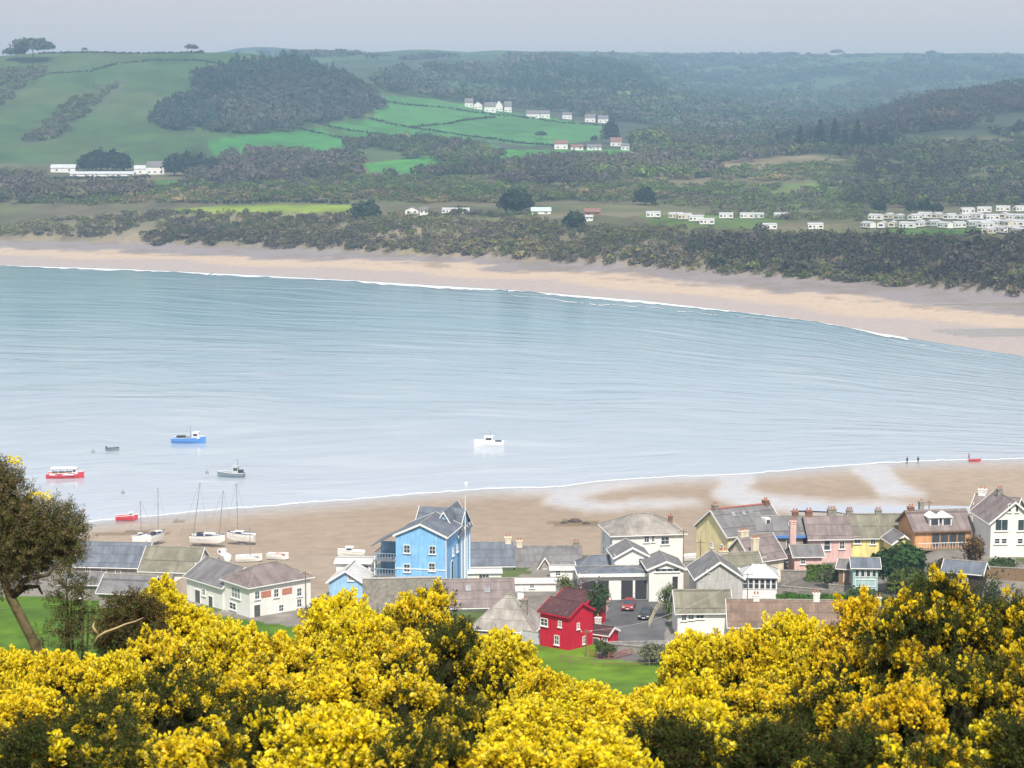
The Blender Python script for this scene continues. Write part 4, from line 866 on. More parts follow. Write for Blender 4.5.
# taller rear wing of the same house, ridge across
def wing(Hs, x0, x1, y0, y1, h, rh, axis, wallmat, roofm, dorm=False):
    P = (lambda a, s, z: Vector((a, s, z))) if axis == 'x' else (lambda a, s, z: Vector((s, a, z)))
    (A0, A1), (S0, S1) = ((x0, x1), (y0, y1)) if axis == 'x' else ((y0, y1), (x0, x1)); S = S1 - S0; mid = (S0 + S1) / 2; k = rh / (S / 2); e = .3
    sec = [(S0, -3), (S1, -3), (S1, h), (mid, h + rh), (S0, h)]
    wo = MB().prism([P(A0, s, z) for s, z in sec], [P(A1, s, z) for s, z in sec]).build("wing_wall", wallmat, Hs.root)
    g, th = .03, .16
    sec = [(S0 - e, h - e * k + g), (mid, h + rh + g), (S1 + e, h - e * k + g), (S1 + e, h - e * k + g + th), (mid, h + rh + g + th), (S0 - e, h - e * k + g + th)]
    ro = MB().prism([P(A0 - e, s, z) for s, z in sec], [P(A1 + e, s, z) for s, z in sec]).build("wing_roof", roofm, Hs.root)
    for a0, a1 in ((A0 - e - .09, A0 - e - .02), (A1 + e + .02, A1 + e + .09)):
        ze = h - e * k + g
        q = [(S0 - e - .03, ze - .1), (mid, h + rh - .06), (S1 + e + .03, ze - .1), (S1 + e + .03, ze + th + .05), (mid, h + rh + th + .1), (S0 - e - .03, ze + th + .05)]
        MB().prism([P(a0, *p) for p in q], [P(a1, *p) for p in q]).build("bargeboard", WPAINT, ro)
    return wo
wing(bl, -3.2, 3.6, 5.2, 11.5, bl.h - .5, 2.3, 'x', W_LBLUE, SL_BLUE)
wing(bl, -.4, 3.9, 3.0, 11.9, bl.h - 1.2, 3.4, 'y', W_LBLUE, SL_BLUE)
for k_ in range(4): box_on(bl, "pilaster", (3.9 + .06, 5.6 + k_ * 1.8, bl.h / 2 - .4), (.12, .18, bl.h - .9), WPAINT)
# glazed balcony and outside stair on the left side of the blue house
dk = MB()
dk.box((-6.0, -.5, 2.6), (3.8, 5.0, .18)); dk.box((-6.0, -.5, 5.0), (3.8, 5.0, .16)); dk.build("balcony_deck", GREYM, bl.root)
m = MB()
for zz in (2.7, 5.1):
    for i in range(9): m.box((-7.8 + i * .45, -2.95, zz + .5), (.06, .06, 1.0))
    m.box((-6.0, -2.95, zz + 1.03), (3.8, .09, .08))
    for i in range(9): m.box((-7.85, -2.7 + i * .55, zz + .5), (.06, .06, 1.0))
    m.box((-7.85, -.5, zz + 1.03), (.09, 5.0, .08))
m.build("balcony_rail", M("blue_grey_paint", (0.30, 0.42, 0.55), 0.6, 0.15, 3), bl.root)
for x_ in (-7.7, -4.4): box_on(bl, "balcony_post", (x_, -2.8, 2.2), (.16, .16, 7.0), WPAINT)
m = MB(); m.prism([Vector((-4.1, y, z)) for y, z in ((-3.2, bl.h - .1), (2.4, bl.h - .1), (2.4, bl.h + .05), (-3.2, bl.h + .05))], [Vector((-8.2, y, z)) for y, z in ((-3.2, bl.h - 2.3), (2.4, bl.h - 2.3), (2.4, bl.h - 2.15), (-3.2, bl.h - 2.15))]); m.build("lean_to_roof", SL_BLUE, bl.root)
box_on(bl, "balcony_back_wall", (-6.1, 2.25, (bl.h - 2.6) / 2), (4.0, .16, bl.h - 2.4), W_LBLUE)
# garden wall under it
gw_p = at_Y(402, 588, 286); gw = empty("stone_wall", (gw_p.x, 286, float(ground(gw_p.x, 286))), math.radians(6), "long grey stone wall in front of the blue house", "wall"); gw["kind"] = "thing"
hgt = float(z_of(578, 286)) - gw.location.z
MB().box((0, 0, hgt / 2 - .5), (11.5, .5, hgt + 1)).build("wall_body", STONE, gw); MB().box((0, 0, hgt + .06), (11.7, .65, .12)).build("coping", M("pale_coping", (0.42, 0.41, 0.39), .9, .2, 3), gw)

# --- cottages between the blue house and the white hotel
ra_ = house("slate_cottage", "low cottage with long plain dark blue slate roof right of the blue house", "house", 490, 318, 3, 7.6, 7, 565, 543, 'x', wall=WHITE, rm=SL_BLUE, barge=False)
window(ra_, 'f', 478, 569, 1.0, .8)
chimney(ra_, 3.1, 0.2, ra_.h + ra_.rh + .8, 1.0, 1.2, W_CREAM, 2, bot=0)
ex = house("white_extension", "flat roofed white kitchen block below the dark blue slate roof", "extension", 484, 309, 3, 5.5, 3, 573, 570, 'x', wall=WHITE, rm=SL_PALE, barge=False, o=.2)
window(ex, 'f', 484, 577, 1.6, .9, (2, 0))
rb_ = house("stone_gable_cottage", "grey slated cottage with stone gable in the middle and a brick chimney at its right", "house", 549, 320, 2, 10.5, 7, 571, 547, 'x', wall=W_STONEW, rm=SL_GREY, barge=False)
wing(rb_, -2.4, .9, -4.8, 0, rb_.h - .1, 2.5, 'y', W_STONEW, SL_STONE)
window(rb_, 'f', 542, 567, .6, .8, uz=(-.75, rb_.h + .4)) if False else None
MB().box((-.75, -4.86, rb_.h + .2), (.7, .1, 1.0)).build("window", WPAINT, rb_.root); MB().box((-.75, -4.9, rb_.h + .2), (.5, .1, .8)).build("pane", GLASS, rb_.root)
chimney(rb_, 4.7, .1, rb_.h + rb_.rh + .7, .95, .7, STONE, 2); chimney(rb_, -4.7, .1, rb_.h + rb_.rh + 1.0, .9, .7, W_CREAM, 2)
window(rb_, 'f', 522, 575, .9, .8)
ex2 = house("white_extension", "small white flat roofed extension right of the stone gable", "extension", 563, 309, 2, 4.0, 3, 570, 567, 'x', wall=WHITE, rm=SL_PALE, barge=False, o=.2)
window(ex2, 'f', 558, 573, .8, .8)
wallrow = house("white_outhouse", "long low white outhouse with pale flat roof behind the skylight roof", "outhouse", 520, 300, 2, 11, 2.5, 583, 579, 'x', wall=WHITE, rm=SL_PALE, barge=False, o=.15)
window(wallrow, 'f', 532, 586, .7, .6)
rc_ = house("skylight_house", "white house under a long mauve roof with two skylights", "house", 478, 286, 5, 10.6, 7.0, 606, 580, 'x', wall=WHITE, rm=SL_MAUVE, barge=False)
window(rc_, 'f', 455, 612, .8, 1.2); window(rc_, 'f', 443, 612, .8, 1.2)
skylight(rc_, -.12, .62); skylight(rc_, .14, .55)
rd_ = house("stone_roof_barn", "old building with rough pale hipped stone roof and ochre wall", "building", 502, 272, -14, 8.8, 8.0, 631, 594, 'hip', wall=M("ochre_lime_wall", (0.42, 0.33, 0.06), .9, .2, 2), rm=SL_STONE)
window(rd_, 'f', 480, 635, .7, .7)
chimney(rd_, 2.6, -1.4, rd_.h + rd_.rh - .4, .8, .7, STONE, 1)
dv = MB(); dv.box((1.6, .8, rd_.h + rd_.rh - .2), (.9, .9, 1.2)); dv.build("cupola", WPAINT, rd_.roof); MB().add([(1.0, .2, rd_.h + rd_.rh + .4), (2.2, .2, rd_.h + rd_.rh + .4), (2.2, 1.4, rd_.h + rd_.rh + .4), (1.0, 1.4, rd_.h + rd_.rh + .4), (1.6, .8, rd_.h + rd_.rh + 1.1)], [(0, 1, 4), (1, 2, 4), (2, 3, 4), (3, 0, 4), (3, 2, 1, 0)])
m = MB(); m.add([(1.0, .2, rd_.h + rd_.rh + .42), (2.2, .2, rd_.h + rd_.rh + .42), (2.2, 1.4, rd_.h + rd_.rh + .42), (1.0, 1.4, rd_.h + rd_.rh + .42), (1.6, .8, rd_.h + rd_.rh + 1.2)], [(0, 1, 4), (1, 2, 4), (2, 3, 4), (3, 0, 4), (3, 2, 1, 0)]); m.build("cupola_roof", SL_PALE, rd_.roof)
gl = house("glass_lean_to", "small lean-to with glazed roof left of the red house", "conservatory", 533, 266, -28, 4.2, 3.0, 647, 634, 'x', wall=W_CREAM, rm=M("dull_glass_roof", (0.30, 0.31, 0.30), .25, .2, 2, spec=.6), barge=True)
window(gl, 'f', 530, 650, .8, .6)

# --- the red house
rd = house("red_house", "bright crimson gabled house with white windows above the green bank", "house", 569, 262, -40, 5.0, 5.2, 617, 601, 'x', (.5, -.5), wall=W_RED, rm=SL_MAROON, bargem=W_RED, o=.25)
window(rd, 'f', 557, 640, .75, 1.25); window(rd, 'f', 544, 622, 1.2, 1.0, (1, 1)); window(rd, 'f', 560, 624, .5, .8)
window(rd, 'r', 578, 626, .5, .8); window(rd, 'r', 584, 640, .6, 1.0)
rx = house("red_annexe", "lower dark red building behind the crimson house with maroon roof", "annexe", 569, 277, -40, 5.2, 5.2, 603, 591, 'x', wall=W_RED, rm=SL_MAROON, bargem=W_RED, o=.25)
window(rx, 'r', 590, 610, .7, .9)
chimney(rx, 2.4, .3, rx.h + rx.rh + .3, .8, .6, WHITE, 1)
rs = house("red_shed", "low red shed with pale lintels right of the crimson house", "shed", 597, 266, -30, 3.4, 3.0, 634, 627, 'x', wall=W_RED, rm=SL_MAROON, bargem=WPAINT, o=.2)
door(rs, 'f', 596, 645, .9, 1.9); window(rs, 'f', 605, 641, .8, .8)
chimney(rs, -.9, .5, rs.h + rs.rh + 1.0, .7, .6, WHITE, 1)

gr_ = house("garage", "low grey roofed stone garage between the red shed and the green bank", "garage", 640, 263, 3, 7.5, 3.6, 652, 643, 'x', wall=STONE, rm=SL_GREY, o=.2)
door(gr_, 'f', 632, 657, 1.6, 1.5, WOOD); window(gr_, 'f', 650, 656, .8, .6)

# --- white hotel-like house with hipped roof
wh = house("white_hipped_house", "tall white house with broad grey hipped roof facing the car park", "house", 648, 310, 9, 11.6, 9.0, 535, 513.5, 'hip', wall=WHITE, rm=SL_STONE)
for x, y, w_ in ((646.6, 538.5, .8), (665, 540.5, 1.3), (653, 538, .5)): window(wh, 'f', x, y, w_, 1.2)
for x, y in ((604, 537), (611, 540), (604, 551), (611, 553)): window(wh, 'l', x, y, .7, 1.5)
window(wh, 'f', 664, 560, 1.2, 1.2)
chimney(wh, 5.0, 1.5, wh.h + 1.6, .6, .6, BRICK, 1)
wg = house("white_gabled_wing", "white gabled wing with one dark window before the tall hipped house", "house", 632, 299, 6, 5.2, 6.0, 557, 544, 'y', wall=WHITE, rm=SL_GREY)
window(wg, 'f', 641, 563, .75, 1.5, (0, 1)); window(wg, 'l', 618, 563, .6, 1.2)
wl2 = house("white_garage_building", "white low gabled building with long dark window strip", "building", 666, 293, 4, 5.2, 7.0, 569, 557, 'y', wall=WHITE, rm=SL_GREY)
window(wl2, 'f', 667, 570, 3.6, .5, (3, 0)); door(wl2, 'f', 675, 583, .8, 2.0, DARKM)
cp = house("carport", "open carport with white fascia and pale blue hipped roof", "carport", 616, 294, 3, 11.0, 4.5, 574, 566, 'hip', wall=WHITE, rm=SL_BLUE, hipf=.9)
box_on(cp, "fascia", (0, -cp.d / 2 - .45, cp.h - .1), (11.6, .14, .5), WPAINT)
for i, px_ in enumerate((590, 603, 627, 641)):
    u, z = wall_hit(cp, 'f', px_, 586); box_on(cp, "bay_shade_panel", (u, -cp.d / 2 - .02, cp.h / 2 - .45), (1.75, .08, cp.h - 1.1), DARKM)  # dark panel on the solid wall stands for the shaded open bay
cpb = house("blue_roof_house", "house with a pale blue pyramid roof behind the carport", "house", 601, 302, 2, 6.6, 5.0, 569, 555, 'hip', wall=WHITE, rm=SL_BLUE, hipf=.36)
window(cpb, 'f', 596, 572, .8, .5); window(cpb, 'f', 606, 572, .8, .5)

# --- yellow house group
ye = house("yellow_house", "big pale yellow gabled house with grey slates and red ridge tiles", "house", 727, 302, 27, 10.5, 9.0, 536, 508, 'x', (-.5, -.5), wall=W_YEL, rm=SL_GREY, barge=True)
MB().tube([(-5.6, 0, ye.h + ye.rh + .28), (5.6, 0, ye.h + ye.rh + .28)], .15, 6).build("ridge_tiles", RTRIM, ye.roof)
for fx in (-.2, -.02, .1): skylight(ye, fx, .72, .7, 1.0)
MB().box((2.6, -3.2, ye.h + 1.2), (.9, 1.4, 1.5)).build("dormer", WPAINT, ye.roof); MB().box((2.6, -3.93, ye.h + 1.2), (.6, .06, 1.0)).build("dormer_pane", GLASS, ye.roof)
window(ye, 'l', 712, 545, .6, .8); window(ye, 'l', 722, 548, .7, 1.0)
chimney(ye, -4.75, 0, ye.h + ye.rh + .8, .7, .9, STONE, 2); chimney(ye, 4.7, 0, ye.h + ye.rh + .7, .8, .9, BRICK, 2)
cr = house("cream_house", "cream coloured house with mauve roof in front of the yellow house", "house", 752, 293, 32, 6.0, 6.4, 561, 536, 'x', (-.5, -.5), wall=W_CREAM, rm=SL_MAUVE)
window(cr, 'f', 757, 563, .7, 1.2); window(cr, 'f', 764, 561, .7, 1.2)
chimney(cr, -2.1, .2, cr.h + cr.rh + .9, 1.5, .7, W_CREAM, 3); chimney(cr, -2.6, -3.2, cr.h + cr.rh + .4, 1.1, .6, W_CREAM, 3, bot=0)
cs = house("cream_wing", "low cream wing with grey-green roof and a row of small pots", "house", 737, 288, 12, 7.0, 3.6, 566, 554, 'x', wall=W_CREAM, rm=SL_OLIVE)
window(cs, 'f', 746, 569, .9, .9); window(cs, 'f', 730, 568, .8, .8)
chimney(cs, -1.6, .2, cs.h + cs.rh + .4, 1.3, .5, W_CREAM, 4)
gg = house("grey_gable_house", "plain grey rendered gable with white verges above the mossy roof", "house", 719, 281, 3, 6.6, 7.5, 578, 557, 'y', wall=W_GREY, rm=SL_GREY)
window(gg, 'f', 708, 571, .4, .4, (0, 0))
cv = house("conservatory", "white framed glass conservatory with faceted roof", "conservatory", 759, 283, -4, 5.0, 4.5, 577, 564, 'hip', wall=WPAINT, rm=M("conservatory_glass_roof", (0.60, 0.66, 0.70), .15, .1, 2, spec=.7), hipf=.35)
for i in range(6): window(cv, 'f', 0, 0, .66, 1.5, (0, 1), uz=(-2.05 + i * .82, cv.h - 1.0), pane=GLASS, sill=False)
for i in range(4): window(cv, 'r', 0, 0, .8, 1.5, (0, 1), uz=(-1.5 + i * 1.0, cv.h - 1.0), pane=GLASS, sill=False)
m = MB()
L2 = max(.1, 2.5 - 4.5 * .35)
for i in range(7):
    x_ = -2.7 + i * .9; m.tube([(x_, -2.62, cv.h + .14), (max(-L2, min(L2, x_)), -.02, cv.h + cv.rh + .05)], .05, 4)
m.build("glazing_bar", WPAINT, cv.roof)
mo = house("mossy_roof_house", "low white house with mossy grey roof behind the right gorse", "house", 704, 270, 2, 7.4, 6.5, 612, 591, 'x', wall=WHITE, rm=SL_OLIVE)
for x, y, w_ in ((684, 617, .7), (691, 616, .8), (700, 615, 1.1)): window(mo, 'f', x, y, w_, 1.0)
bt = house("brown_roof_house", "long low house with brown tiled roof just above the gorse", "house", 790, 268, -2, 16.5, 6.5, 626, 601, 'x', wall=W_CREAM, rm=SL_BROWN)
window(bt, 'f', 843, 630, 1.0, 1.0, (2, 1)); window(bt, 'f', 760, 630, 1.0, 1.0)
chimney(bt, 3.9, .1, bt.h + bt.rh + 1.0, .85, .8, WHITE, 2); chimney(bt, -4.4, .1, bt.h + bt.rh + .7, .85, .8, WHITE, 2)
bt2 = house("brown_roof_house", "brown tiled roof with tall white chimney half hidden by gorse", "house", 884, 268, -2, 6.5, 6.5, 628, 606, 'x', wall=W_CREAM, rm=SL_BROWN)
chimney(bt2, -.4, .1, bt2.h + bt2.rh + 1.1, .8, .8, WHITE, 2); window(bt2, 'f', 880, 632, .9, .9)

# --- terrace to the right
te = house("terrace_house", "grey stone terrace house with slate roof and long blue gutter board", "house", 777, 304, 3, 8.0, 7.0, 536, 517, 'x', wall=W_STONEW, rm=SL_GREY, barge=False)
box_on(te, "blue_board", (0, -te.d / 2 - .45, te.h - .05), (8.8, .14, .42), BTRIM)
for x, y in ((789, 544), (789, 558), (776, 545), (764, 544)): window(te, 'f', x, y, .9, 1.2, (0, 1))
skylight(te, .28, .5, .7, 1.0)
chimney(te, 3.4, .2, te.h + te.rh + .7, .9, .8, BRICK, 2)
pk = house("pink_house", "pale pink rendered house with mauve slate roof and tall stacks", "house", 830, 303, 4, 6.6, 7.0, 538, 517, 'x', wall=W_PINK, rm=SL_MAUVE, barge=False)
window(pk, 'f', 827, 545, 1.0, 1.6, (0, 1)); window(pk, 'f', 842, 545, .8, 1.2)
chimney(pk, -2.65, .2, pk.h + pk.rh + .9, 1.0, .8, BRICK, 2); chimney(pk, 1.0, .3, pk.h + pk.rh + 1.1, 1.3, .8, STONE, 3)
pk2 = house("pink_annexe", "small pink annexe with tall chimney left of the pale pink house", "annexe", 808, 296, 4, 4.2, 4.5, 556, 546, 'x', wall=W_PINK, rm=SL_GREY)
window(pk2, 'f', 803, 561, .7, .9); chimney(pk2, -1.7, 1.2, pk2.h + 4.6, .9, .8, W_PINK, 2, bot=0)
y2 = house("lemon_house", "lemon yellow house with wide mossy slate roof behind the dark green tree", "house", 880, 304, 2, 9.6, 7.5, 537, 515, 'x', wall=W_YEL2, rm=SL_OLIVE)
window(y2, 'f', 857.5, 540, 1.0, 1.1, (1, 1)); window(y2, 'f', 873, 541, .8, 1.0); window(y2, 'f', 893, 541, .9, 1.0)
chimney(y2, -4.15, .1, y2.h + y2.rh + .7, .9, .8, STONE, 3); chimney(y2, .4, .1, y2.h + y2.rh + .7, .9, .8, STONE, 2)
y3 = house("lemon_annexe", "small lemon gabled annexe at the right end of the lemon house", "annexe", 903, 299, 8, 3.2, 4.5, 543, 533, 'y', wall=W_YEL2, rm=SL_GREY)
window(y3, 'f', 903, 548, .7, .9)
ap = house("balcony_house", "apricot house with twin white dormers, mauve roof and glazed balcony", "house", 943, 298, 8, 9.0, 7.5, 530, 511, 'x', wall=W_ORANGE, rm=SL_MAUVE, barge=True, bargem=WOOD)
for px_ in (935, 948):
    d_ = Vector(((px_ - 943) / 6.6, -2.4, ap.h + 1.35))
    dm = MB().box(d_ + Vector((0, .4, -.25)), (1.5, 2.2, 1.5)).build("dormer", WPAINT, ap.roof)
    MB().prism([d_ + Vector(p) for p in ((-1.0, -.95, .45), (1.0, -.95, .45), (0, -.95, 1.1))], [d_ + Vector(p) for p in ((-1.0, 1.7, .45), (1.0, 1.7, .45), (0, 1.7, 1.1))]).build("dormer_roof", WPAINT, ap.roof)
    MB().box(d_ + Vector((0, -.74, -.2)), (1.1, .08, .9)).build("dormer_pane", GLASS, ap.roof)
for i in range(4): window(ap, 'f', 0, 0, 1.15, 1.9, (0, 0), uz=(-1.2 + i * 1.35, ap.h - 1.5), fm=WOOD, sill=False)
box_on(ap, "balcony_deck", (-.6, -ap.d / 2 - .7, ap.h - 2.75), (7.8, 1.4, .18), WOOD)
m = MB()
for i in range(18): m.box((-4.4 + i * .45, -ap.d / 2 - 1.36, ap.h - 2.2), (.05, .05, 1.0))
m.box((-.6, -ap.d / 2 - 1.36, ap.h - 1.68), (7.8, .09, .08)); m.build("balcony_rail", WPAINT, ap.root)
for x_ in (-4.2, -1, 2.2): box_on(ap, "balcony_post", (x_, -ap.d / 2 - 1.25, (ap.h - 2.9) / 2 - .5), (.16, .16, ap.h - 1.9), WOOD)
window(ap, 'f', 925, 553, 1.0, 1.2); window(ap, 'f', 950, 553, 1.0, 1.2)
chimney(ap, -2.2, .2, ap.h + ap.rh + 1.4, .7, .7, STONE, 1); chimney(ap, -3.85, .2, ap.h + ap.rh + .6, .9, .7, BRICK, 2)
wr = house("white_gable_house", "white gabled house with big bay windows at the right edge", "house", 1013, 291, 4, 7.0, 9.0, 522, 497, 'y', wall=WHITE, rm=SL_MAUVE)
for x in (1009.5, 1017): window(wr, 'f', x, 508, .45, 1.2, (0, 0))
for x in (1001.5, 1024): window(wr, 'f', x, 525, 1.9, 1.7, (1, 0))
for x in (997, 1004, 1020, 1027): window(wr, 'f', x, 541, .8, .8, (0, 1))
chimney(wr, -.2, 2, wr.h + wr.rh + .8, .8, .7, STONE, 2)
wb = house("white_rear_house", "white house with mauve roof and chimneys behind the bay windowed gable", "house", 992, 306, -28, 6.5, 6.0, 511, 497, 'x', wall=WHITE, rm=SL_MAUVE)
window(wb, 'l', 974, 506, .6, 1.0); window(wb, 'f', 990, 515, .8, 1.0)
chimney(wb, -2.5, .1, wb.h + wb.rh + .9, 1.2, .9, WHITE, 2)
sh = house("summerhouse", "pale teal summerhouse with a row of four dark windows", "summerhouse", 865, 277, -4, 3.5, 3.0, 567, 559, 'x', wall=W_TEAL, rm=SL_BLUE)
for i in range(4): window(sh, 'f', 0, 0, .55, 1.0, (0, 0), uz=(-1.2 + i * .8, sh.h - .9), sill=False)
window(sh, 'f', 0, 0, 2.8, 1.0, (2, 0), uz=(0, sh.h - 2.3), pane=W_TEAL, sill=False)
s2 = house("garden_shed", "small grey roofed garden shed left of the teal summerhouse", "shed", 848, 280, -20, 2.8, 2.6, 568, 561, 'x', wall=WOOD, rm=SL_GREY)
door(s2, 'f', 847, 576, .8, 1.8, WOOD)
s3 = house("dark_shed", "dark timber shed with slate blue roof among the right bushes", "shed", 962, 272, -24, 5.2, 3.6, 572, 562, 'x', wall=M("dark_timber", (0.05, 0.035, 0.025), .8, .3, 4), rm=SL_BLUE)
door(s3, 'f', 955, 582, .9, 2.0, WOOD); window(s3, 'f', 965, 580, .8, .7)
# ------------------------------------------------------------------ village: walls, fences, cars, poles, shrubs
def gp(px, Y):
    z = 8.5
    for _ in range(4):
        x = (px - 512) / FOC * (Y * CP - (z - CAMZ) * SP); z = float(ground(x, Y))
    return Vector((x, Y, z))
def wall_line(name, label, pts, h, th, mat, cop=None, cat="wall"):
    P = [gp(*p) for p in pts]; root = empty(name, P[0], 0, label, cat); root["kind"] = "thing"; m = MB(); c = MB()
    for a, b in zip(P[:-1], P[1:]):
        d = b - a; ln = math.hypot(d.x, d.y); rz = math.atan2(d.y, d.x); mid = (a + b) / 2 - P[0]
        m.box((mid.x, mid.y, mid.z + h / 2 - .4), (ln + th, th, h + .8), rz); c.box((mid.x, mid.y, mid.z + h + .05), (ln + th + .1, th + .12, .1), rz)
    m.build("wall_body", mat, root); c.build("coping", cop or STONE, root); return root
wall_line("garden_wall", "low grey garden wall by the hedge right of the conservatory", [(778, 284), (830, 281), (862, 279)], 1.1, .35, STONE)
wall_line("garden_wall", "upper stone terrace wall below the pink annexe", [(782, 292), (830, 291)], 1.6, .4, STONE)
wall_line("garden_wall", "white washed wall right of the car park fence", [(684, 287), (697, 286)], 1.6, .3, WHITE)
wall_line("sea_wall", "long low stone sea wall behind the seafront houses", [(440, 335), (640, 335), (860, 335), (1090, 335)], 0.5, .6, STONE)
wall_line("garden_wall", "timber faced terrace wall under the white bay windowed house", [(975, 276), (1040, 274)], 1.8, .3, WOOD)
wall_line("lane_wall", "stone wall along the lane below the red shed", [(600, 262), (640, 260), (690, 261)], 1.0, .4, STONE)
def fence(name, label, pts, h, mat, n, rails=2, cat="fence"):
    P = [gp(*p) for p in pts]; root = empty(name, P[0], 0, label, cat)
    r = MB()
    for a, b in zip(P[:-1], P[1:]):
        for k in range(rails): r.tube([a - P[0] + Vector((0, 0, h * (k + 1) / rails - .08)), b - P[0] + Vector((0, 0, h * (k + 1) / rails - .08))], .045, 5)
    r.build("rail", mat, root)
    for k in range(n):
        f = k / (n - 1) * (len(P) - 1); i = min(int(f), len(P) - 2); p = P[i].lerp(P[i + 1], f - i) - P[0]
        MB().box((p.x, p.y, p.z + h / 2 - .2), (.1, .1, h + .45)).build("post", mat, root)
fence("picket_fence", "pale timber fence slanting beside the car park", [(649, 276), (655, 284), (662, 292)], 1.1, M("pale_timber", (0.55, 0.47, 0.35), .8, .2, 4), 12)
fence("railing", "grey metal railing of the ramp by the long window building", [(650, 284), (660, 287), (673, 288)], 1.0, GREYM, 9)
fence("wire_fence", "thin post fence along the top of the green bank", [(560, 254), (600, 252), (640, 252), (690, 253)], 1.1, WOOD, 12)
fence("timber_fence", "red brown timber fence around the red shed yard", [(590, 258), (612, 256), (632, 259)], 1.0, M("red_brown_timber", (0.30, 0.10, 0.07), .8, .25, 4), 8, 3)
fence("garden_fence", "dark fence of the terraced garden at the right edge", [(958, 268), (1000, 266), (1040, 265)], 1.2, WOOD, 10, 3)

def car(label, px, Y, rz, paint, L=4.1):
    p = gp(px, Y); root = empty("parked_car", p, rz, label, "car", "cars parked by the carport"); W = 1.7
    prof = [(-L / 2, .35), (-L / 2, .75), (-L / 2 + .12, .9), (-L / 2 + .9, .97), (L / 2 - .55, 1.0), (L / 2 - .05, .85), (L / 2, .4)]
    m = MB(); m.prism([Vector((x, -W / 2, z)) for x, z in prof], [Vector((x, W / 2, z)) for x, z in prof]); m.build("body", paint, root, bevel=.06)
    cab = [(-L / 2 + .75, .95), (-L / 2 + 1.45, 1.42), (L / 2 - 1.0, 1.45), (L / 2 - .45, .98)]
    m = MB(); m.prism([Vector((x, -W / 2 + .1 + (z - .95) * .25, z)) for x, z in cab], [Vector((x, W / 2 - .1 - (z - .95) * .25, z)) for x, z in cab]); m.build("window_glass", GLASS, root)
    m = MB(); m.box((.2, 0, 1.46), (L - 2.5, W - .42, .07)); m.build("roof", paint, root, bevel=.03)
    for x in (-L / 2 + .8, L / 2 - .8):
        for s in (-1, 1):
            w = MB(); w.tube([(x, s * (W / 2 - .22), .32), (x, s * (W / 2 + .01), .32)], .32, 16); wo = w.build("wheel", RUBBER, root)
            MB().tube([(x, s * (W / 2 - .1), .32), (x, s * (W / 2 + .03), .32)], .19, 12).build("rim", GREYM, wo)
    for s in (-1, 1):
        MB().box((-L / 2 - .01, s * .6, .72), (.06, .35, .16)).build("headlight", M("lamp_lens", (0.7, 0.7, 0.68), .2, .05, 4), root)
        MB().box((L / 2 + .0, s * .65, .75), (.05, .25, .2)).build("tail_light", M("red_lens", (0.4, 0.02, 0.02), .3, .05, 4), root)
    MB().box((-L / 2 - .02, 0, .48), (.05, .5, .12)).build("number_plate", WPAINT, root)
car("small dark red car parked in front of the carport bays", 629, 288, math.radians(80), M("dark_red_paint", (0.30, 0.035, 0.04), .3, .05, 2, spec=.5))
car("black car parked at the edge of the drive below the red one", 646, 282, math.radians(76), M("black_paint", (0.03, 0.032, 0.037), .3, .05, 2, spec=.5))
# blue vehicle on the hard sand beside the long slate building
p = gp(94, 350)
cb = empty("blue_van", p, math.radians(4), "light blue van on the sand by the long slate building", "van"); Lb = 4.6
prof = [(-Lb / 2, .4), (-Lb / 2, 1.9), (Lb / 2 - 1.2, 1.9), (Lb / 2 - .7, 1.15), (Lb / 2, 1.0), (Lb / 2, .4)]
MB().prism([Vector((x, -.9, z)) for x, z in prof], [Vector((x, .9, z)) for x, z in prof]).build("body", M("light_blue_paint", (0.16, 0.38, 0.72), .35, .06, 2, spec=.5), cb, bevel=.06)
for x in (-1.3, 0, 1.0): MB().box((x, -.92, 1.5), (.9, .05, .5)).build("window", GLASS, cb)
for x in (-1.5, 1.5):
    for s in (-1, 1):
        wo = MB().tube([(x, s * .68, .33), (x, s * .92, .33)], .33, 14).build("wheel", RUBBER, cb); MB().tube([(x, s * .8, .33), (x, s * .94, .33)], .19, 10).build("rim", GREYM, cb) if False else MB().tube([(x, s * .8, .33), (x, s * .94, .33)], .19, 10).build("rim", GREYM, wo)

def pole(label, px, Y, top, mat=WOOD, arms=1, r=.11, name="utility_pole"):
    p = gp(px, Y); h = float(z_of(top, Y)) - p.z; root = empty(name, p, 0, label, "pole")
    MB().tube([(0, 0, -1), (0, 0, h * .5), (0, 0, h)], [r, r * .85, r * .65], 8).build("shaft", mat, root)
    for k in range(arms):
        MB().box((0, 0, h - .4 - .5 * k), (1.5, .1, .1)).build("crossarm", mat, root)
        for s in (-.65, .65): MB().tube([(s, 0, h - .35 - .5 * k), (s, 0, h - .2 - .5 * k)], .05, 6).build("insulator", WPAINT, root)
    if not arms: MB().tube([(0, 0, h), (0, 0, h + .12), (0, 0, h + .2)], [.07, .12, .02], 8).build("finial", mat, root)
    return Vector((p.x, p.y, p.z + h))
fp = pole("tall white flagpole against the right corner of the blue house", 465.5, 292, 497, WPAINT, 0, .09, "flagpole")
T1 = pole("dark wooden pole between the white hipped house and the yellow gable", 700, 298, 540)
T2 = pole("short dark pole at the right corner of the white hipped house", 683, 306, 529)
T3 = pole("wooden pole standing right of the brick panelled white house", 306, 283, 571)
T4 = pole("slim wooden pole by the green bank right of the red house", 586, 258, 629)
T5 = pole("grey pole in front of the conservatory", 747, 275, 572, GREYM, 1, .08)
T6 = pole("dark pole beside the apricot house chimney", 928, 303, 500)
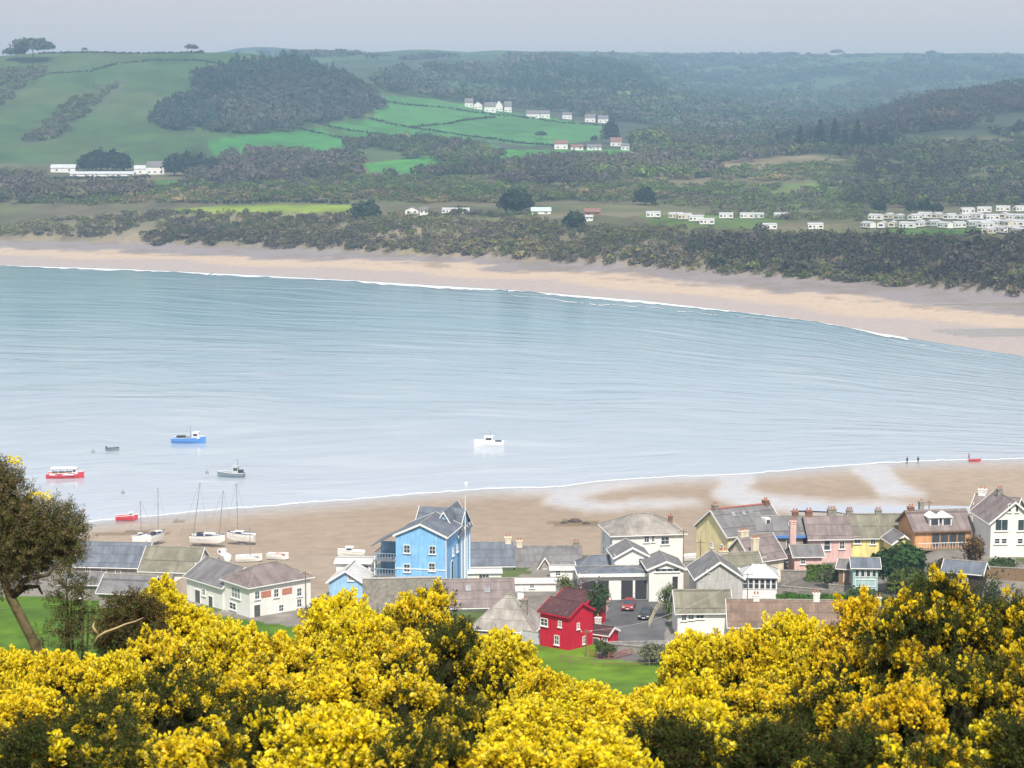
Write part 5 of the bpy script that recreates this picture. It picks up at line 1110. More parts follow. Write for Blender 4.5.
def wire(label, a, b, sag=.8, r=.022):
    pts = [a.lerp(b, t / 12) - Vector((0, 0, sag * 4 * t / 12 * (1 - t / 12))) for t in range(13)]
    o_ = pts[0]; o = MB().tube([q - o_ for q in pts], r, 4).build("overhead_wire", M("wire_grey", (0.4, 0.4, 0.4), .6, .1, 3), None); o.location = o_; tag(o, label, "wire")
dn = Vector((0, 0, -.25))
wire("thin wire from the dark pole by the yellow gable to the hipped house pole", T1 + dn, T2 + dn)
wire("long wire crossing in front of the white gabled wing to the red house", T2 + dn, gp(578, 268) + Vector((0, 0, 8.0)), 1.2)
wire("wire from the conservatory pole towards the grey gable", T5 + dn, gp(690, 282) + Vector((0, 0, 5.5)), .5)
wire("wire between the conservatory pole and the green bank pole", T5 + dn, T4 + dn, 1.8)

# garden shrubs and trees in the village
SHM = M("garden_foliage", (1, 1, 1), .85, .2, 1.5, 0, spec=.15, attr=True, sub=.2)
def shrub(name, label, px, Y, py_top, wpx, col, nq=1400, leaf=.05, cat="shrub", trunk=True, zlow=0.0, seed=0, jit=.25):
    r = np.random.default_rng(seed + 3000); p = gp(px, Y); k = scale_at(Y); W = wpx / k; H = max(.8, float(z_of(py_top, Y)) - p.z)
    root = empty(name, p, 0, label, cat)
    m = MB()
    for i in range(5):
        a = i * 1.3; m.tube([(0, 0, -.2), (math.cos(a) * W * .12, math.sin(a) * W * .12, H * .4), (math.cos(a) * W * .26, math.sin(a) * W * .26, H * .75)], [.09, .06, .02], 5)
    m.build("trunk", BARKM, root)
    lob = []; lc = []
    for i in range(11):
        a = r.uniform(0, 6.28); d = r.uniform(.0, .33); lob.append((math.cos(a) * W * d, math.sin(a) * W * d, H * r.uniform(.02, .42))); lc.append(np.array(col) * r.uniform(1 - jit, 1 + jit))
    lob = np.array(lob); q, c = crowns(lob, np.full(11, W * .52), np.full(11, H * .55), nq // 11, r, np.array(lc), 'round', leaf * 2.2, .45)
    put(bpy.data.objects.new("crown", np_mesh("crown", q, 4, [SHM], col=c)), root); TOTALQ[0] += len(q)
DG = (0.035, 0.075, 0.02)
shrub("evergreen_tree", "big dark green rounded tree in front of the lemon house", 892, 280, 539, 62, DG, 4600, cat="tree", seed=1)
shrub("shrub", "lighter green bush at the right foot of the big dark tree", 908, 272, 566, 44, (0.09, 0.12, 0.02), 2200, seed=2)
shrub("shrub", "dark green bush between the red house and the carport", 598, 277, 577, 26, (0.05, 0.09, 0.03), 2000, seed=3)
shrub("shrub", "purple leaved bush behind the red annexe", 582, 281, 576, 16, (0.13, 0.06, 0.06), 1200, seed=4)
shrub("shrub", "fresh green bush left of the purple leaved one", 566, 288, 572, 20, (0.13, 0.17, 0.05), 1300, seed=5)
shrub("shrub", "straggly green bush by the ramp railing", 668, 281, 580, 22, (0.12, 0.16, 0.06), 1400, seed=6)
shrub("shrub", "dark green bush at the foot of the crimson gable", 606, 257, 640, 24, (0.07, 0.10, 0.02), 1500, seed=7)
shrub("shrub", "pale scrubby bush at the right end of the green bank", 652, 254, 640, 34, (0.17, 0.17, 0.09), 1700, seed=8)
shrub("tree", "russet leaved tree between the apricot house and the white gable", 972, 281, 531, 26, (0.14, 0.085, 0.035), 2200, cat="tree", seed=9)
shrub("shrub", "brown bush below the apricot balcony", 948, 277, 556, 30, (0.10, 0.07, 0.03), 1500, seed=10)
shrub("shrub", "dark bush under the white bay windowed house", 1000, 277, 556, 40, (0.05, 0.08, 0.03), 1700, seed=11)
shrub("shrub", "grey green bush right of the pink annexe", 830, 284, 566, 26, (0.09, 0.11, 0.05), 1500, seed=12)
shrub("shrub", "low green shrub beneath the teal summerhouse", 862, 272, 587, 44, (0.08, 0.12, 0.03), 1600, seed=13)
shrub("shrub", "dark shrub right of the dark timber shed", 992, 266, 572, 34, (0.05, 0.07, 0.02), 1700, seed=14)
shrub("shrub", "small green shrub by the conservatory pole", 790, 279, 592, 22, (0.08, 0.13, 0.03), 900, seed=15)
shrub("shrub", "sparse bush by the garage ramp steps", 676, 277, 594, 12, (0.14, 0.13, 0.06), 700, seed=16)
shrub("shrub", "pale twiggy bush right of the white brick panelled house", 318, 272, 596, 36, (0.19, 0.17, 0.11), 1400, seed=17)
def hedge_box(label, px0, px1, Y, py_top, depth, col, seed):
    r = np.random.default_rng(seed); a, b = gp(px0, Y), gp(px1, Y); L_ = (b - a).length; H = float(z_of(py_top, Y)) - a.z; n = int(L_ * 260)
    u = r.uniform(0, L_, n); f = r.random(n); top = r.random(n) < .5
    y = np.where(top, r.uniform(-depth / 2, depth / 2, n), -depth / 2 + r.normal(0, .08, n)); z = np.where(top, H + r.normal(0, .1, n), r.uniform(0, H, n))
    P = np.stack([u, y, z], 1); nn = unit(np.stack([r.normal(size=n) * .5, np.where(top, 0, -1) + r.normal(size=n) * .4, np.where(top, 1, .2) + 0 * u], 1))
    o = put(bpy.data.objects.new("garden_hedge", np_mesh("garden_hedge", quads_at(P, nn, r.uniform(.18, .34, n), r), 4, [SHM], col=np.array(col)[None] * r.uniform(.7, 1.3, (n, 1))))); o.location = a; tag(o, label, "hedge")
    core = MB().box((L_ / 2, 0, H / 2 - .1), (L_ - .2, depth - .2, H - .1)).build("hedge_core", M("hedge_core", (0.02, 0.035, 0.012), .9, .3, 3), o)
hedge_box("clipped bright green hedge above the brown tiled roof", 776, 856, 275, 596, 1.2, (0.07, 0.17, 0.02), 5)
hedge_box("short clipped hedge on the terrace below the pink house", 806, 832, 289, 566, 1.0, (0.09, 0.15, 0.03), 6)

# ------------------------------------------------------------------ boats
def boat_hull(root, L_, B, H, mat, draft=.35, name="hull", deck=WPAINT, stripe=None, bowrise=.35):
    rings = []; sheer = []
    N_ = 13
    for i in range(N_):
        s = i / (N_ - 1); x = (s - .5) * L_; b = B / 2 * (1 - max(0, (s - .35) / .65) ** 2.3) * (0.86 + .14 * min(1, s / .3)); b = max(b, .03)
        zt = H * (1 + bowrise * s ** 2); zk = -draft * (1 - max(0, (s - .75) / .25) ** 2 * 1.2)
        rings.append([Vector((x, -b, zt)), Vector((x, -b * .92, zt * .45)), Vector((x, -b * .62, zk * .55)), Vector((x, 0, zk)), Vector((x, b * .62, zk * .55)), Vector((x, b * .92, zt * .45)), Vector((x, b, zt)), Vector((x, b * .86, zt + .0)), Vector((x, b * .8, zt - .22)), Vector((x, -b * .8, zt - .22)), Vector((x, -b * .86, zt))])
        sheer.append((x, b, zt))
    MB().loft(rings).build(name, mat, root)
    m = MB()
    for sg in (-1, 1): m.tube([(x, sg * b, z + .02) for x, b, z in sheer], .06, 5)
    m.build("gunwale", stripe or deck, root)
    return sheer
def cabin(root, x, z, l, w_, h, mat=WPAINT, roofm=None, name="cabin"):
    pr = [(-l / 2, 0), (-l / 2 + .05, h), (l / 2 - .35, h), (l / 2, 0)]
    c = MB().prism([Vector((x + a, -w_ / 2, z + q)) for a, q in pr], [Vector((x + a, w_ / 2, z + q)) for a, q in pr]).build(name, mat, root, bevel=.04)
    MB().box((x - .15, 0, z + h + .04), (l - .1, w_ + .12, .08)).build("cabin_roof", roofm or mat, root)
    for s in (-1, 1): MB().box((x - .15, s * (w_ / 2 + .01), z + h * .62), (l * .62, .04, h * .42)).build("window", GLASS, c)
def mast(root, x, z, h, lean=0, r=.07, mat=None, boom=0, name="mast"):
    o = MB().tube([(x, 0, z), (x + lean * h * .5, 0, z + h * .5), (x + lean * h, 0, z + h)], [r, r * .85, r * .5], 6).build(name, mat or GREYM, root)
    st = MB(); 
    st.tube([(x + lean * h, 0, z + h), (x + 2.6 + lean, 0, z)], .018, 4); st.tube([(x + lean * h, 0, z + h), (x - 2.6, 0, z)], .018, 4)
    st.box((x + lean * h * .6, 0, z + h * .6), (.06, .9, .05)); st.build("rigging", GREYM, o)
    if boom: MB().tube([(x, 0, z + 1.0), (x - boom, 0, z + 1.1)], .06, 6).build("boom", mat or GREYM, root)
BH, RH, GH = M("hull_blue", (0.10, 0.27, 0.62), .4, .15, 2), M("hull_red", (0.55, 0.06, 0.08), .4, .12, 2), M("hull_slate", (0.20, 0.25, 0.28), .5, .15, 2)
WH_ = M("hull_white", (0.80, 0.80, 0.78), .35, .06, 2); CVR = M("dark_canvas", (0.05, 0.06, 0.09), .8, .2, 3); ANTI = M("antifoul_grey", (0.22, 0.22, 0.23), .7, .2, 2)
def afloat(name, label, px, py, rz, cat="boat", z=0.0):
    p = at_z(px, py, z); return empty(name, p, rz, label, cat)
b1_ = afloat("fishing_boat", "blue fishing boat with white wheelhouse lying on the bay", 189, 443, math.radians(-4)); boat_hull(b1_, 8.6, 2.8, 1.35, BH, stripe=WPAINT); cabin(b1_, 2.0, 1.25, 1.8, 1.8, 1.5); mast(b1_, .4, 1.2, 3.2); MB().box((-2.0, 0, 1.5), (2.0, 1.6, .7)).build("net_bin", DARKM, b1_); MB().box((-.4, 0, 1.32), (1.2, 1.3, .5)).build("hatch", CVR, b1_)
b2_ = afloat("passenger_boat", "red and white passenger boat with long white canopy", 65.5, 478, math.radians(2)); boat_hull(b2_, 8.4, 2.7, 1.15, RH, stripe=WPAINT)
MB().box((-.6, 0, 2.35), (5.2, 2.3, .12)).build("canopy", WPAINT, b2_)
for x in (-3.0, -1.4, .2, 1.8):
    for s in (-1, 1): MB().box((x, s * 1.0, 1.7), (.08, .08, 1.3)).build("post", WPAINT, b2_)
cabin(b2_, 2.3, 1.0, 1.2, 1.7, 1.3); MB().box((-.8, 0, 1.2), (4.4, 1.5, .35)).build("bench", WOOD, b2_)
MB().box((-.6, -1.26, 1.0), (5.4, .05, .3)).build("stripe", WPAINT, b2_)
b3_ = afloat("dinghy", "small dark dinghy afloat between the red and the blue boat", 112.5, 450.5, math.radians(3)); boat_hull(b3_, 3.3, 1.4, .6, GH, .2, deck=DARKM); MB().box((-.3, 0, .45), (.3, 1.1, .06)).build("thwart", WOOD, b3_); MB().box((-1.5, 0, .75), (.3, .3, .7)).build("outboard_motor", DARKM, b3_)
b4_ = afloat("motor_boat", "grey motor boat with upright wheelhouse and dark bow", 231, 477, math.radians(176)); boat_hull(b4_, 6.2, 2.2, 1.0, GH, stripe=WPAINT); cabin(b4_, -1.0, .9, 1.5, 1.5, 1.6, M("pale_grey_paint", (0.5, 0.53, 0.54), .5, .1, 2)); mast(b4_, -1.6, 2.4, 1.8); MB().box((-2.3, 0, 1.3), (1.0, 1.4, .7)).build("gear_box", DARKM, b4_)
b5_ = afloat("white_launch", "white launch with cabin alone in the middle of the bay", 489, 446, math.radians(178)); boat_hull(b5_, 7.4, 2.5, 1.15, WH_, stripe=WPAINT); cabin(b5_, .2, 1.05, 2.4, 1.8, 1.35); MB().box((-2.3, 0, 1.2), (1.6, 1.8, .3)).build("seat", CVR, b5_); mast(b5_, -.3, 2.4, 1.4)
BUOY = M("buoy_plastic", (0.25, 0.26, 0.28), .5, .2, 3)
for px_, py_, l in [(93, 452, "small mooring buoy left of the dark dinghy"), (207, 473, "small mooring buoy left of the grey motor boat"), (123, 493, "small mooring buoy above the stranded red boat"), (466, 484, "pale mooring buoy off the near shore")]:
    p = at_z(px_, py_, .05); m = MB(); m.loft([[Vector((math.cos(a) * r, math.sin(a) * r, z)) for a in np.linspace(0, 2 * np.pi, 12, endpoint=False)] for r, z in ((.02, -.35), (.3, -.2), (.42, .05), (.36, .3), (.15, .48), (.06, .55))]); o = m.build("mooring_buoy", BUOY if px_ != 466 else WPAINT, smooth=True); o.location = p; tag(o, l, "buoy")
    MB().tube([(0, 0, .5), (0, 0, .75)], .05, 6).build("ring", DARKM, o)
def aground(name, label, px, py, rz, cat="boat", lift=.0, heel=0):
    p = on_ground(px, py); o = empty(name, p + Vector((0, 0, lift)), rz, label, cat); o.rotation_euler = (heel, 0, rz); return o
b6_ = aground("red_boat", "red open boat stranded at the water line", 127, 521, math.radians(4), lift=.3); boat_hull(b6_, 4.4, 1.7, .8, RH, .25, stripe=WPAINT); MB().box((.2, 0, .6), (.3, 1.3, .06)).build("thwart", WOOD, b6_); cabin(b6_, 1.0, .7, .9, 1.0, .7)
def yacht(label, px, py, rz, L_, masts, heel=0, name="yacht", hullm=None, cover=True, boom=2.6):
    o = aground(name, label, px, py, rz, "sailing boat", lift=1.25, heel=heel); boat_hull(o, L_, L_ * .3, .95, hullm or WH_, .75, stripe=M("dark_blue_line", (0.04, 0.07, 0.18), .5, .1, 3))
    MB().prism([Vector((x, -.12, z)) for x, z in ((-L_ * .22, -.5), (L_ * .12, -.5), (L_ * .04, -1.28), (-L_ * .16, -1.28))], [Vector((x, .12, z)) for x, z in ((-L_ * .22, -.5), (L_ * .12, -.5), (L_ * .04, -1.28), (-L_ * .16, -1.28))]).build("keel", ANTI, o)
    cabin(o, L_ * .08, .82, L_ * .34, L_ * .17, .5)
    if cover: MB().box((-L_ * .2, 0, 1.15), (L_ * .22, L_ * .16, .5)).build("cockpit_cover", CVR, o, bevel=.1)
    for x, h, ln in masts: mast(o, x * L_, .9, h, ln, boom=boom)
    return o
yacht("two masted white yacht with dark cover stranded on the sand", 208, 547, math.radians(-12), 6.6, [(-.42, 10.0, .17), (.34, 8.6, .13)], heel=.05)
yacht("white cruising yacht on the sand right of the two masted one", 241, 545, math.radians(168), 5.4, [(.1, 9.5, 0.0)], heel=-.04, cover=False)
yacht("small white yacht with pale upright mast near the mossy roofed building", 157, 545, math.radians(60), 4.4, [(.1, 8.6, .02)], cover=True)
yacht("little white boat with thin mast behind the long slate roof", 140, 547, math.radians(20), 2.8, [(.1, 6.4, 0)], cover=False, boom=1.2)
def small(label, px, py, rz, L_, hm=None, cab=False, m_=0, name="dinghy", cover=None):
    o = aground(name, label, px, py, rz, lift=.28); boat_hull(o, L_, L_ * .36, .75, hm or WH_, .25)
    if cab: cabin(o, L_ * .08, .65, L_ * .32, L_ * .24, .75)
    else: MB().box((-L_ * .1, 0, .55), (.3, L_ * .28, .06)).build("thwart", WOOD, o)
    if cover: MB().box((L_ * .12, 0, .78), (L_ * .5, L_ * .27, .12)).build("boat_cover", cover, o)
    if m_: mast(o, L_ * .05, .6, m_)
    return o
small("white dinghy lying bow up behind the brick panelled house roof", 223, 560, math.radians(120), 4.2, cab=True)
small("white dinghy with short mast behind the hipped mauve ridge", 249, 562, math.radians(5), 4.4, m_=5.0, cover=M("grey_canvas", (0.45, 0.47, 0.5), .8, .15, 3))
small("white dinghy with red line farthest right behind the mauve roof", 278, 560, math.radians(-15), 3.8, cover=M("red_canvas", (0.5, 0.1, 0.1), .8, .15, 3))
small("white cabin boat on the sand left of the blue house", 351, 557, math.radians(172), 4.6, cab=True, name="cabin_boat")
small("white dinghy behind the dark pole by the yellow gable", 694, 561, math.radians(10), 3.6)
# people on the far edge of the near beach, and a red kayak
def person(label, px, py, rz, top, legs, step=.15, h=1.72, bend=0.0):
    p = on_ground(px, py); root = empty("person", p, rz, label, "person")
    J = [(0, 0, .95), (0, .02, 1.2), (0, .03 + bend * .2, 1.42), (0, .04 + bend * .28, 1.52), (0, .06 + bend * .33, 1.64), (0, .06 + bend * .33, 1.74),
         (.1, 0, .9), (.1, step, .5), (.11, step * .7, .08), (.11, step * .7 + .14, .04), (-.1, 0, .9), (-.1, -step, .5), (-.11, -step * 1.6, .08), (-.11, -step * 1.6 + .14, .04),
         (.19, .03, 1.4), (.24, -.04, 1.12), (.24, .08, .88), (-.19, .03, 1.4), (-.24, .06, 1.12), (-.23, .2, .9)]
    E = [(0, 1), (1, 2), (2, 3), (3, 4), (4, 5), (0, 6), (6, 7), (7, 8), (8, 9), (0, 10), (10, 11), (11, 12), (12, 13), (2, 14), (14, 15), (15, 16), (2, 17), (17, 18), (18, 19)]
    Rr = [.15, .15, .16, .06, .1, .09, .09, .065, .045, .035, .09, .065, .045, .035, .06, .045, .035, .06, .045, .035]
    me_ = bpy.data.meshes.new("body"); me_.from_pydata(J, E, []); o = put(bpy.data.objects.new("body", me_), root)
    sk = o.modifiers.new("skin", 'SKIN'); 
    for v, r_ in zip(me_.skin_vertices[0].data, Rr): v.radius = (r_, r_)
    me_.skin_vertices[0].data[0].use_root = True
    o.modifiers.new("sub", 'SUBSURF').levels = 1
    dg = bpy.context.evaluated_depsgraph_get(); nm = bpy.data.meshes.new_from_object(o.evaluated_get(dg)); o.modifiers.clear(); o.data = nm; nm.name = "body"
    nm.materials.clear()
    for mm in (M("skin", (0.5, 0.32, 0.24), .6, .05, 5), top, legs, DARKM): nm.materials.append(mm)
    for f in nm.polygons:
        z = f.center.z; f.material_index = 3 if (z < .12 or z > 1.7) else 2 if z < .95 and abs(f.center.x) < .2 else 1 if z < 1.5 and z > .92 else 0
        f.use_smooth = True
    MB().loft([[Vector((math.cos(a) * r, .04 + bend * .33 + math.sin(a) * r * 1.1, z)) for a in np.linspace(0, 2 * np.pi, 10, endpoint=False)] for r, z in ((.11, 1.68), (.125, 1.75), (.1, 1.82), (.03, 1.86))]).build("hair", DARKM, root, smooth=True)
DKC, RDC, NVY = M("dark_jacket", (0.04, 0.045, 0.06), .8, .2, 6), M("red_jacket", (0.45, 0.05, 0.05), .8, .2, 6), M("navy_trousers", (0.03, 0.04, 0.08), .8, .2, 6)
person("person in dark clothes walking at the water's edge", 918, 464, .3, DKC, NVY)
person("person in dark clothes bending down left of the walking one", 907, 464.5, -.4, DKC, DKC, bend=.6)
person("person in red standing beside the red kayak", 969, 461, .8, RDC, NVY)
kk_ = aground("kayak", "red kayak lying on the sand at the water's edge", 975, 461.5, math.radians(6), lift=.12); boat_hull(kk_, 3.0, .8, .35, RH, .1, bowrise=.2, deck=RH); MB().box((-.2, 0, .3), (.9, .4, .1)).build("seat", DARKM, kk_)
# dark rocks on the sand behind the stone gabled cottage
for k_, (px_, py_, s_, l) in enumerate([(575, 522, .9, "largest dark rock on the weedy sand patch"), (586, 524, .5, "low dark rock right of the largest one"), (564, 523.5, .45, "small flat dark rock left of the largest one")]):
    r = np.random.default_rng(k_); bm = bmesh.new(); bmesh.ops.create_icosphere(bm, subdivisions=3, radius=1)
    for v in bm.verts:
        n_ = v.co.normalized(); f_ = 1 + .25 * math.sin(n_.x * 4 + k_) * math.cos(n_.y * 5) + .12 * math.sin(n_.z * 9 + n_.x * 7); v.co = Vector((n_.x * f_ * 1.5, n_.y * f_, n_.z * f_ * .6)) * s_
    me_ = bpy.data.meshes.new("rock"); bm.to_mesh(me_); bm.free(); me_.materials.append(M("dark_rock", (0.09, 0.075, 0.06), .9, .3, 3, .4)); o = put(bpy.data.objects.new("rock", me_)); o.location = on_ground(px_, py_) + Vector((0, 0, .1)); tag(o, l, "rock")
# ------------------------------------------------------------------ foreground gorse on the hillside
def gmat(name, col, var, sub, scale=3.0, rough=.75, attr=False):
    return M(name, col, rough, var, scale, 0, spec=.15, sub=sub, attr=attr)
GFLOW = gmat("gorse_flower", (1, 1, 1), .06, .42, 2.0, .7, True)
GSPINE = gmat("gorse_spines", (1, 1, 1), .2, .2, 2.0, .75, True)
GDEAD = M("gorse_dead_wood", (0.07, 0.045, 0.025), .95, .4, 6, .3)
def shoots(P, D, L, r, nf, ns, fmask, hue, girth=1.0):
    """flower petals and spines set along upright shoots P + D*L"""
    n = len(P); e1 = unit(np.cross(D, r.normal(size=(n, 3)))); e2 = np.cross(D, e1)
    def along(k, lo, hi, rad0, rad1):
        i = np.repeat(np.arange(n), k); f = r.uniform(lo, hi, n * k); a = r.uniform(0, 2 * np.pi, n * k)
        rd = np.cos(a)[:, None] * e1[i] + np.sin(a)[:, None] * e2[i]
        rad = (rad0 * (1 - f) + rad1 * f) * r.uniform(.6, 1.2, n * k) * girth
        return i, f, rd, P[i] + D[i] * (L[i] * f)[:, None] + rd * rad[:, None]
    out = []
    i, f, rd, p = along(ns, 0.0, 1.0, .022, .012)
    ax = unit(rd * 0.9 + D[i] * 0.6 + r.normal(size=p.shape) * .25); sd_ = unit(np.cross(ax, r.normal(size=p.shape)))
    ln = r.uniform(.016, .034, len(p))[:, None] * girth; wd = .0042 * girth
    S = np.stack([p - sd_ * wd, p + sd_ * wd, p + ax * ln + sd_ * wd * .25, p + ax * ln - sd_ * wd * .25], 1)
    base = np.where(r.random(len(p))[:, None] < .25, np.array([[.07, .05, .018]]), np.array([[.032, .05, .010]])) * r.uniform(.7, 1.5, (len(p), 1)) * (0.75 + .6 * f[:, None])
    # stalks
    k = max(3, 1); a_ = np.linspace(0, 2 * np.pi, 4)[:3]
    st = []
    for q in range(3):
        o0 = (np.cos(a_[q]) * e1 + np.sin(a_[q]) * e2) * .004; o1 = (np.cos(a_[(q + 1) % 3]) * e1 + np.sin(a_[(q + 1) % 3]) * e2) * .004
        st.append(np.stack([P + o0, P + o1, P + D * L[:, None] + o1 * .4, P + D * L[:, None] + o0 * .4], 1))
    S = np.concatenate([S] + st); sc_ = np.concatenate([base, np.tile(np.array([[.06, .07, .02]]), (3 * n, 1))])
    fl = np.nonzero(fmask)[0]
    F = np.zeros((0, 4, 3)); fcol = np.zeros((0, 3))
    if len(fl):
        P2, D2, L2 = P[fl], D[fl], L[fl]; sv = (P, D, L, e1, e2, n)
        i = np.repeat(np.arange(len(fl)), nf); f = r.uniform(.22, 1.02, len(i)); a = r.uniform(0, 2 * np.pi, len(i))
        rd = np.cos(a)[:, None] * e1[fl][i] + np.sin(a)[:, None] * e2[fl][i]
        rad = (.030 * (1 - f ** 2) + .008) * girth * r.uniform(.7, 1.25, len(i)); p = P2[i] + D2[i] * (L2[i] * f)[:, None] + rd * rad[:, None]
        ax = unit(rd * .75 + D2[i] * .75 + r.normal(size=p.shape) * .3)
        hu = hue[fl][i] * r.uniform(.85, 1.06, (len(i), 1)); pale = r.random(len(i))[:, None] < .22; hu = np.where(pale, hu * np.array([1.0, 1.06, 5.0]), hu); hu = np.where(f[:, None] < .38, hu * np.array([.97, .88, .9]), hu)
        for t_ in range(2):
            s_ = unit(np.cross(ax, r.normal(size=p.shape))); z = r.uniform(.019, .030, len(p))[:, None] * girth; w_ = z * .46
            b_ = p; F = np.concatenate([F, np.stack([b_ - s_ * w_ * .45, b_ + s_ * w_ * .45, b_ + ax * z + s_ * w_, b_ + ax * z - s_ * w_], 1)]); fcol = np.concatenate([fcol, hu])
    return S, sc_, F, fcol
YEL = np.array([0.97, 0.83, 0.028]); ORA = np.array([0.80, 0.42, 0.02])
def gorse_meshes(seed, bloom, hue, aspect=.85, per=30, tint=1.0, nf=34, ns=22):
    """foliage, flowers, wood and dead inner mass of one bush 1.3 m wide, aspect times as high"""
    r = np.random.default_rng(seed); S = []; SC = []; F = []; FC = []; lobes = []; radius = .56; hgt = 1.3 * aspect
    nl = int(17 + 17 * aspect)
    for i in range(nl):
        u = ((i + .5) / nl) ** .9; a = i * 2.399 + r.uniform(-.5, .5); rr_ = radius * math.sqrt(max(0.0, 1 - u ** 2.4)) * r.uniform(.72, 1.12)
        lobes.append((math.cos(a) * rr_, math.sin(a) * rr_, hgt * (.10 + .82 * u) * r.uniform(.93, 1.06), r.uniform(.14, .27)))
    for (x, y, z, R) in lobes:
        n = int(per * (R / .21) ** 1.6); d = unit(r.normal(size=(n, 3))); d[:, 2] = np.where(d[:, 2] < -.35, -d[:, 2], d[:, 2])
        P = np.array([x, y, z - R * .25]) + d * R * r.uniform(.55, .95, (n, 1))
        D = unit(d * .85 + np.array([0, 0, .5]) + r.normal(size=(n, 3)) * .22); L = r.uniform(.08, .19, n)
        up = np.clip((P[:, 2] / hgt - .12) * 1.8, 0, 1) * np.clip(.48 + .72 * d[:, 2], 0.03, 1); lb = np.clip(r.normal(bloom, .2), 0, 1.1)
        fm = r.random(n) < lb * (.08 + 1.05 * up)
        s, sc_, f, fc_ = shoots(P, D, L, r, nf, ns, fm, np.tile(hue, (n, 1)) * r.uniform(.9, 1.05, (n, 1)), 1.25)
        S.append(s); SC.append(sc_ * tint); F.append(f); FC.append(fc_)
    # wood
    m = MB()
    for (x, y, z, R) in lobes[::2]:
        m.tube([(x * .08, y * .08, -.25), (x * .45 + .03, y * .45, z * .45), (x * .9, y * .9, z - R * .4)], [.028, .018, .007], 5)
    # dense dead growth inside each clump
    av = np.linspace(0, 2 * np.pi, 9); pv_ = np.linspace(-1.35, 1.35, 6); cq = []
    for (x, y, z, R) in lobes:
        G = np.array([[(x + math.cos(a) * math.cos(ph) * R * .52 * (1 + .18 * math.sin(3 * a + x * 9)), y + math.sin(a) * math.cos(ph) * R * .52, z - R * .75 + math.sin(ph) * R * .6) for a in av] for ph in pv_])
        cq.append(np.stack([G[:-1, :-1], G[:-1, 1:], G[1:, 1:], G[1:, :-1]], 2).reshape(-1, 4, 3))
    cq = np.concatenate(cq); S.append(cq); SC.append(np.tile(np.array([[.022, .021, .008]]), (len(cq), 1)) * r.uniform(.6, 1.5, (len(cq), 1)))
    return (np.concatenate(S), np.concatenate(SC), np.concatenate(F), np.concatenate(FC), m)
PROTO = {}
def gorse_proto(key, **k):
    S, SC, F, FC, m = gorse_meshes(**k)
    tmp = m.build("stems", GDEAD, None); me_st = tmp.data; bpy.data.objects.remove(tmp)
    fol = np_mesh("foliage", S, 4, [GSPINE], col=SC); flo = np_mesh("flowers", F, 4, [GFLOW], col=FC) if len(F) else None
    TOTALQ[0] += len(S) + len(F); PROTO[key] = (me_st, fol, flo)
for key, bl_, hu_ in (("full", .95, YEL), ("full2", .74, YEL * np.array([1, .97, 1])), ("half", .45, YEL * np.array([.98, .94, 1])), ("green", .2, YEL * np.array([.95, .9, 1])), ("sparse", .22, np.array([0.96, 0.76, 0.024])), ("orange", .62, np.array([0.96, 0.74, 0.024])), ("bare", .0, YEL)):
    k_ = dict(ns=34, per=44, tint=.8 if key == 'bare' else .95) if key in ("green", "sparse", "bare") else {}  # lower tint puts the shade of dark hollows into the spine colour
    gorse_proto(key + "_low", seed=len(PROTO) + 3, bloom=bl_, hue=hu_, aspect=.8, **k_); gorse_proto(key + "_tall", seed=len(PROTO) + 3, bloom=bl_, hue=hu_, aspect=1.35, **k_)
gorse_proto("column_tall", seed=40, bloom=1.05, hue=YEL, aspect=2.1); PROTO["column_low"] = PROTO["column_tall"]
GG = "gorse bushes on the near hillside"
def gorse(label, px, py_top, D, wpx, kind, seed=0, squash=1.0):
    """bush whose top reaches the sight line py_top, D metres off, wpx wide"""
    x = (px - 512) / FOC * D * 1.03; z = float(ground(x, D)); H = max(.5, float(z_of(py_top, D)) - z); W = wpx / scale_at(D)
    root = empty("gorse_bush", (x, D, z - .05), seed * 1.7, label, "gorse", GG)
    kind = {"full3": "full"}.get(kind, kind); sh_ = "_tall" if H / W > 1.05 else "_low"; asp = 2.1 if kind == "column" else 1.35 if sh_ == "_tall" else .8
    sx = W / 1.3; sz = H / (1.3 * asp)
    if sz > sx * 1.25: sx = sz / 1.25
    root.scale = (sx, sx, sz); kind += sh_
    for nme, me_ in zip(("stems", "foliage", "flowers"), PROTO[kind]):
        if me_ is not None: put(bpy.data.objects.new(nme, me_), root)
    return root
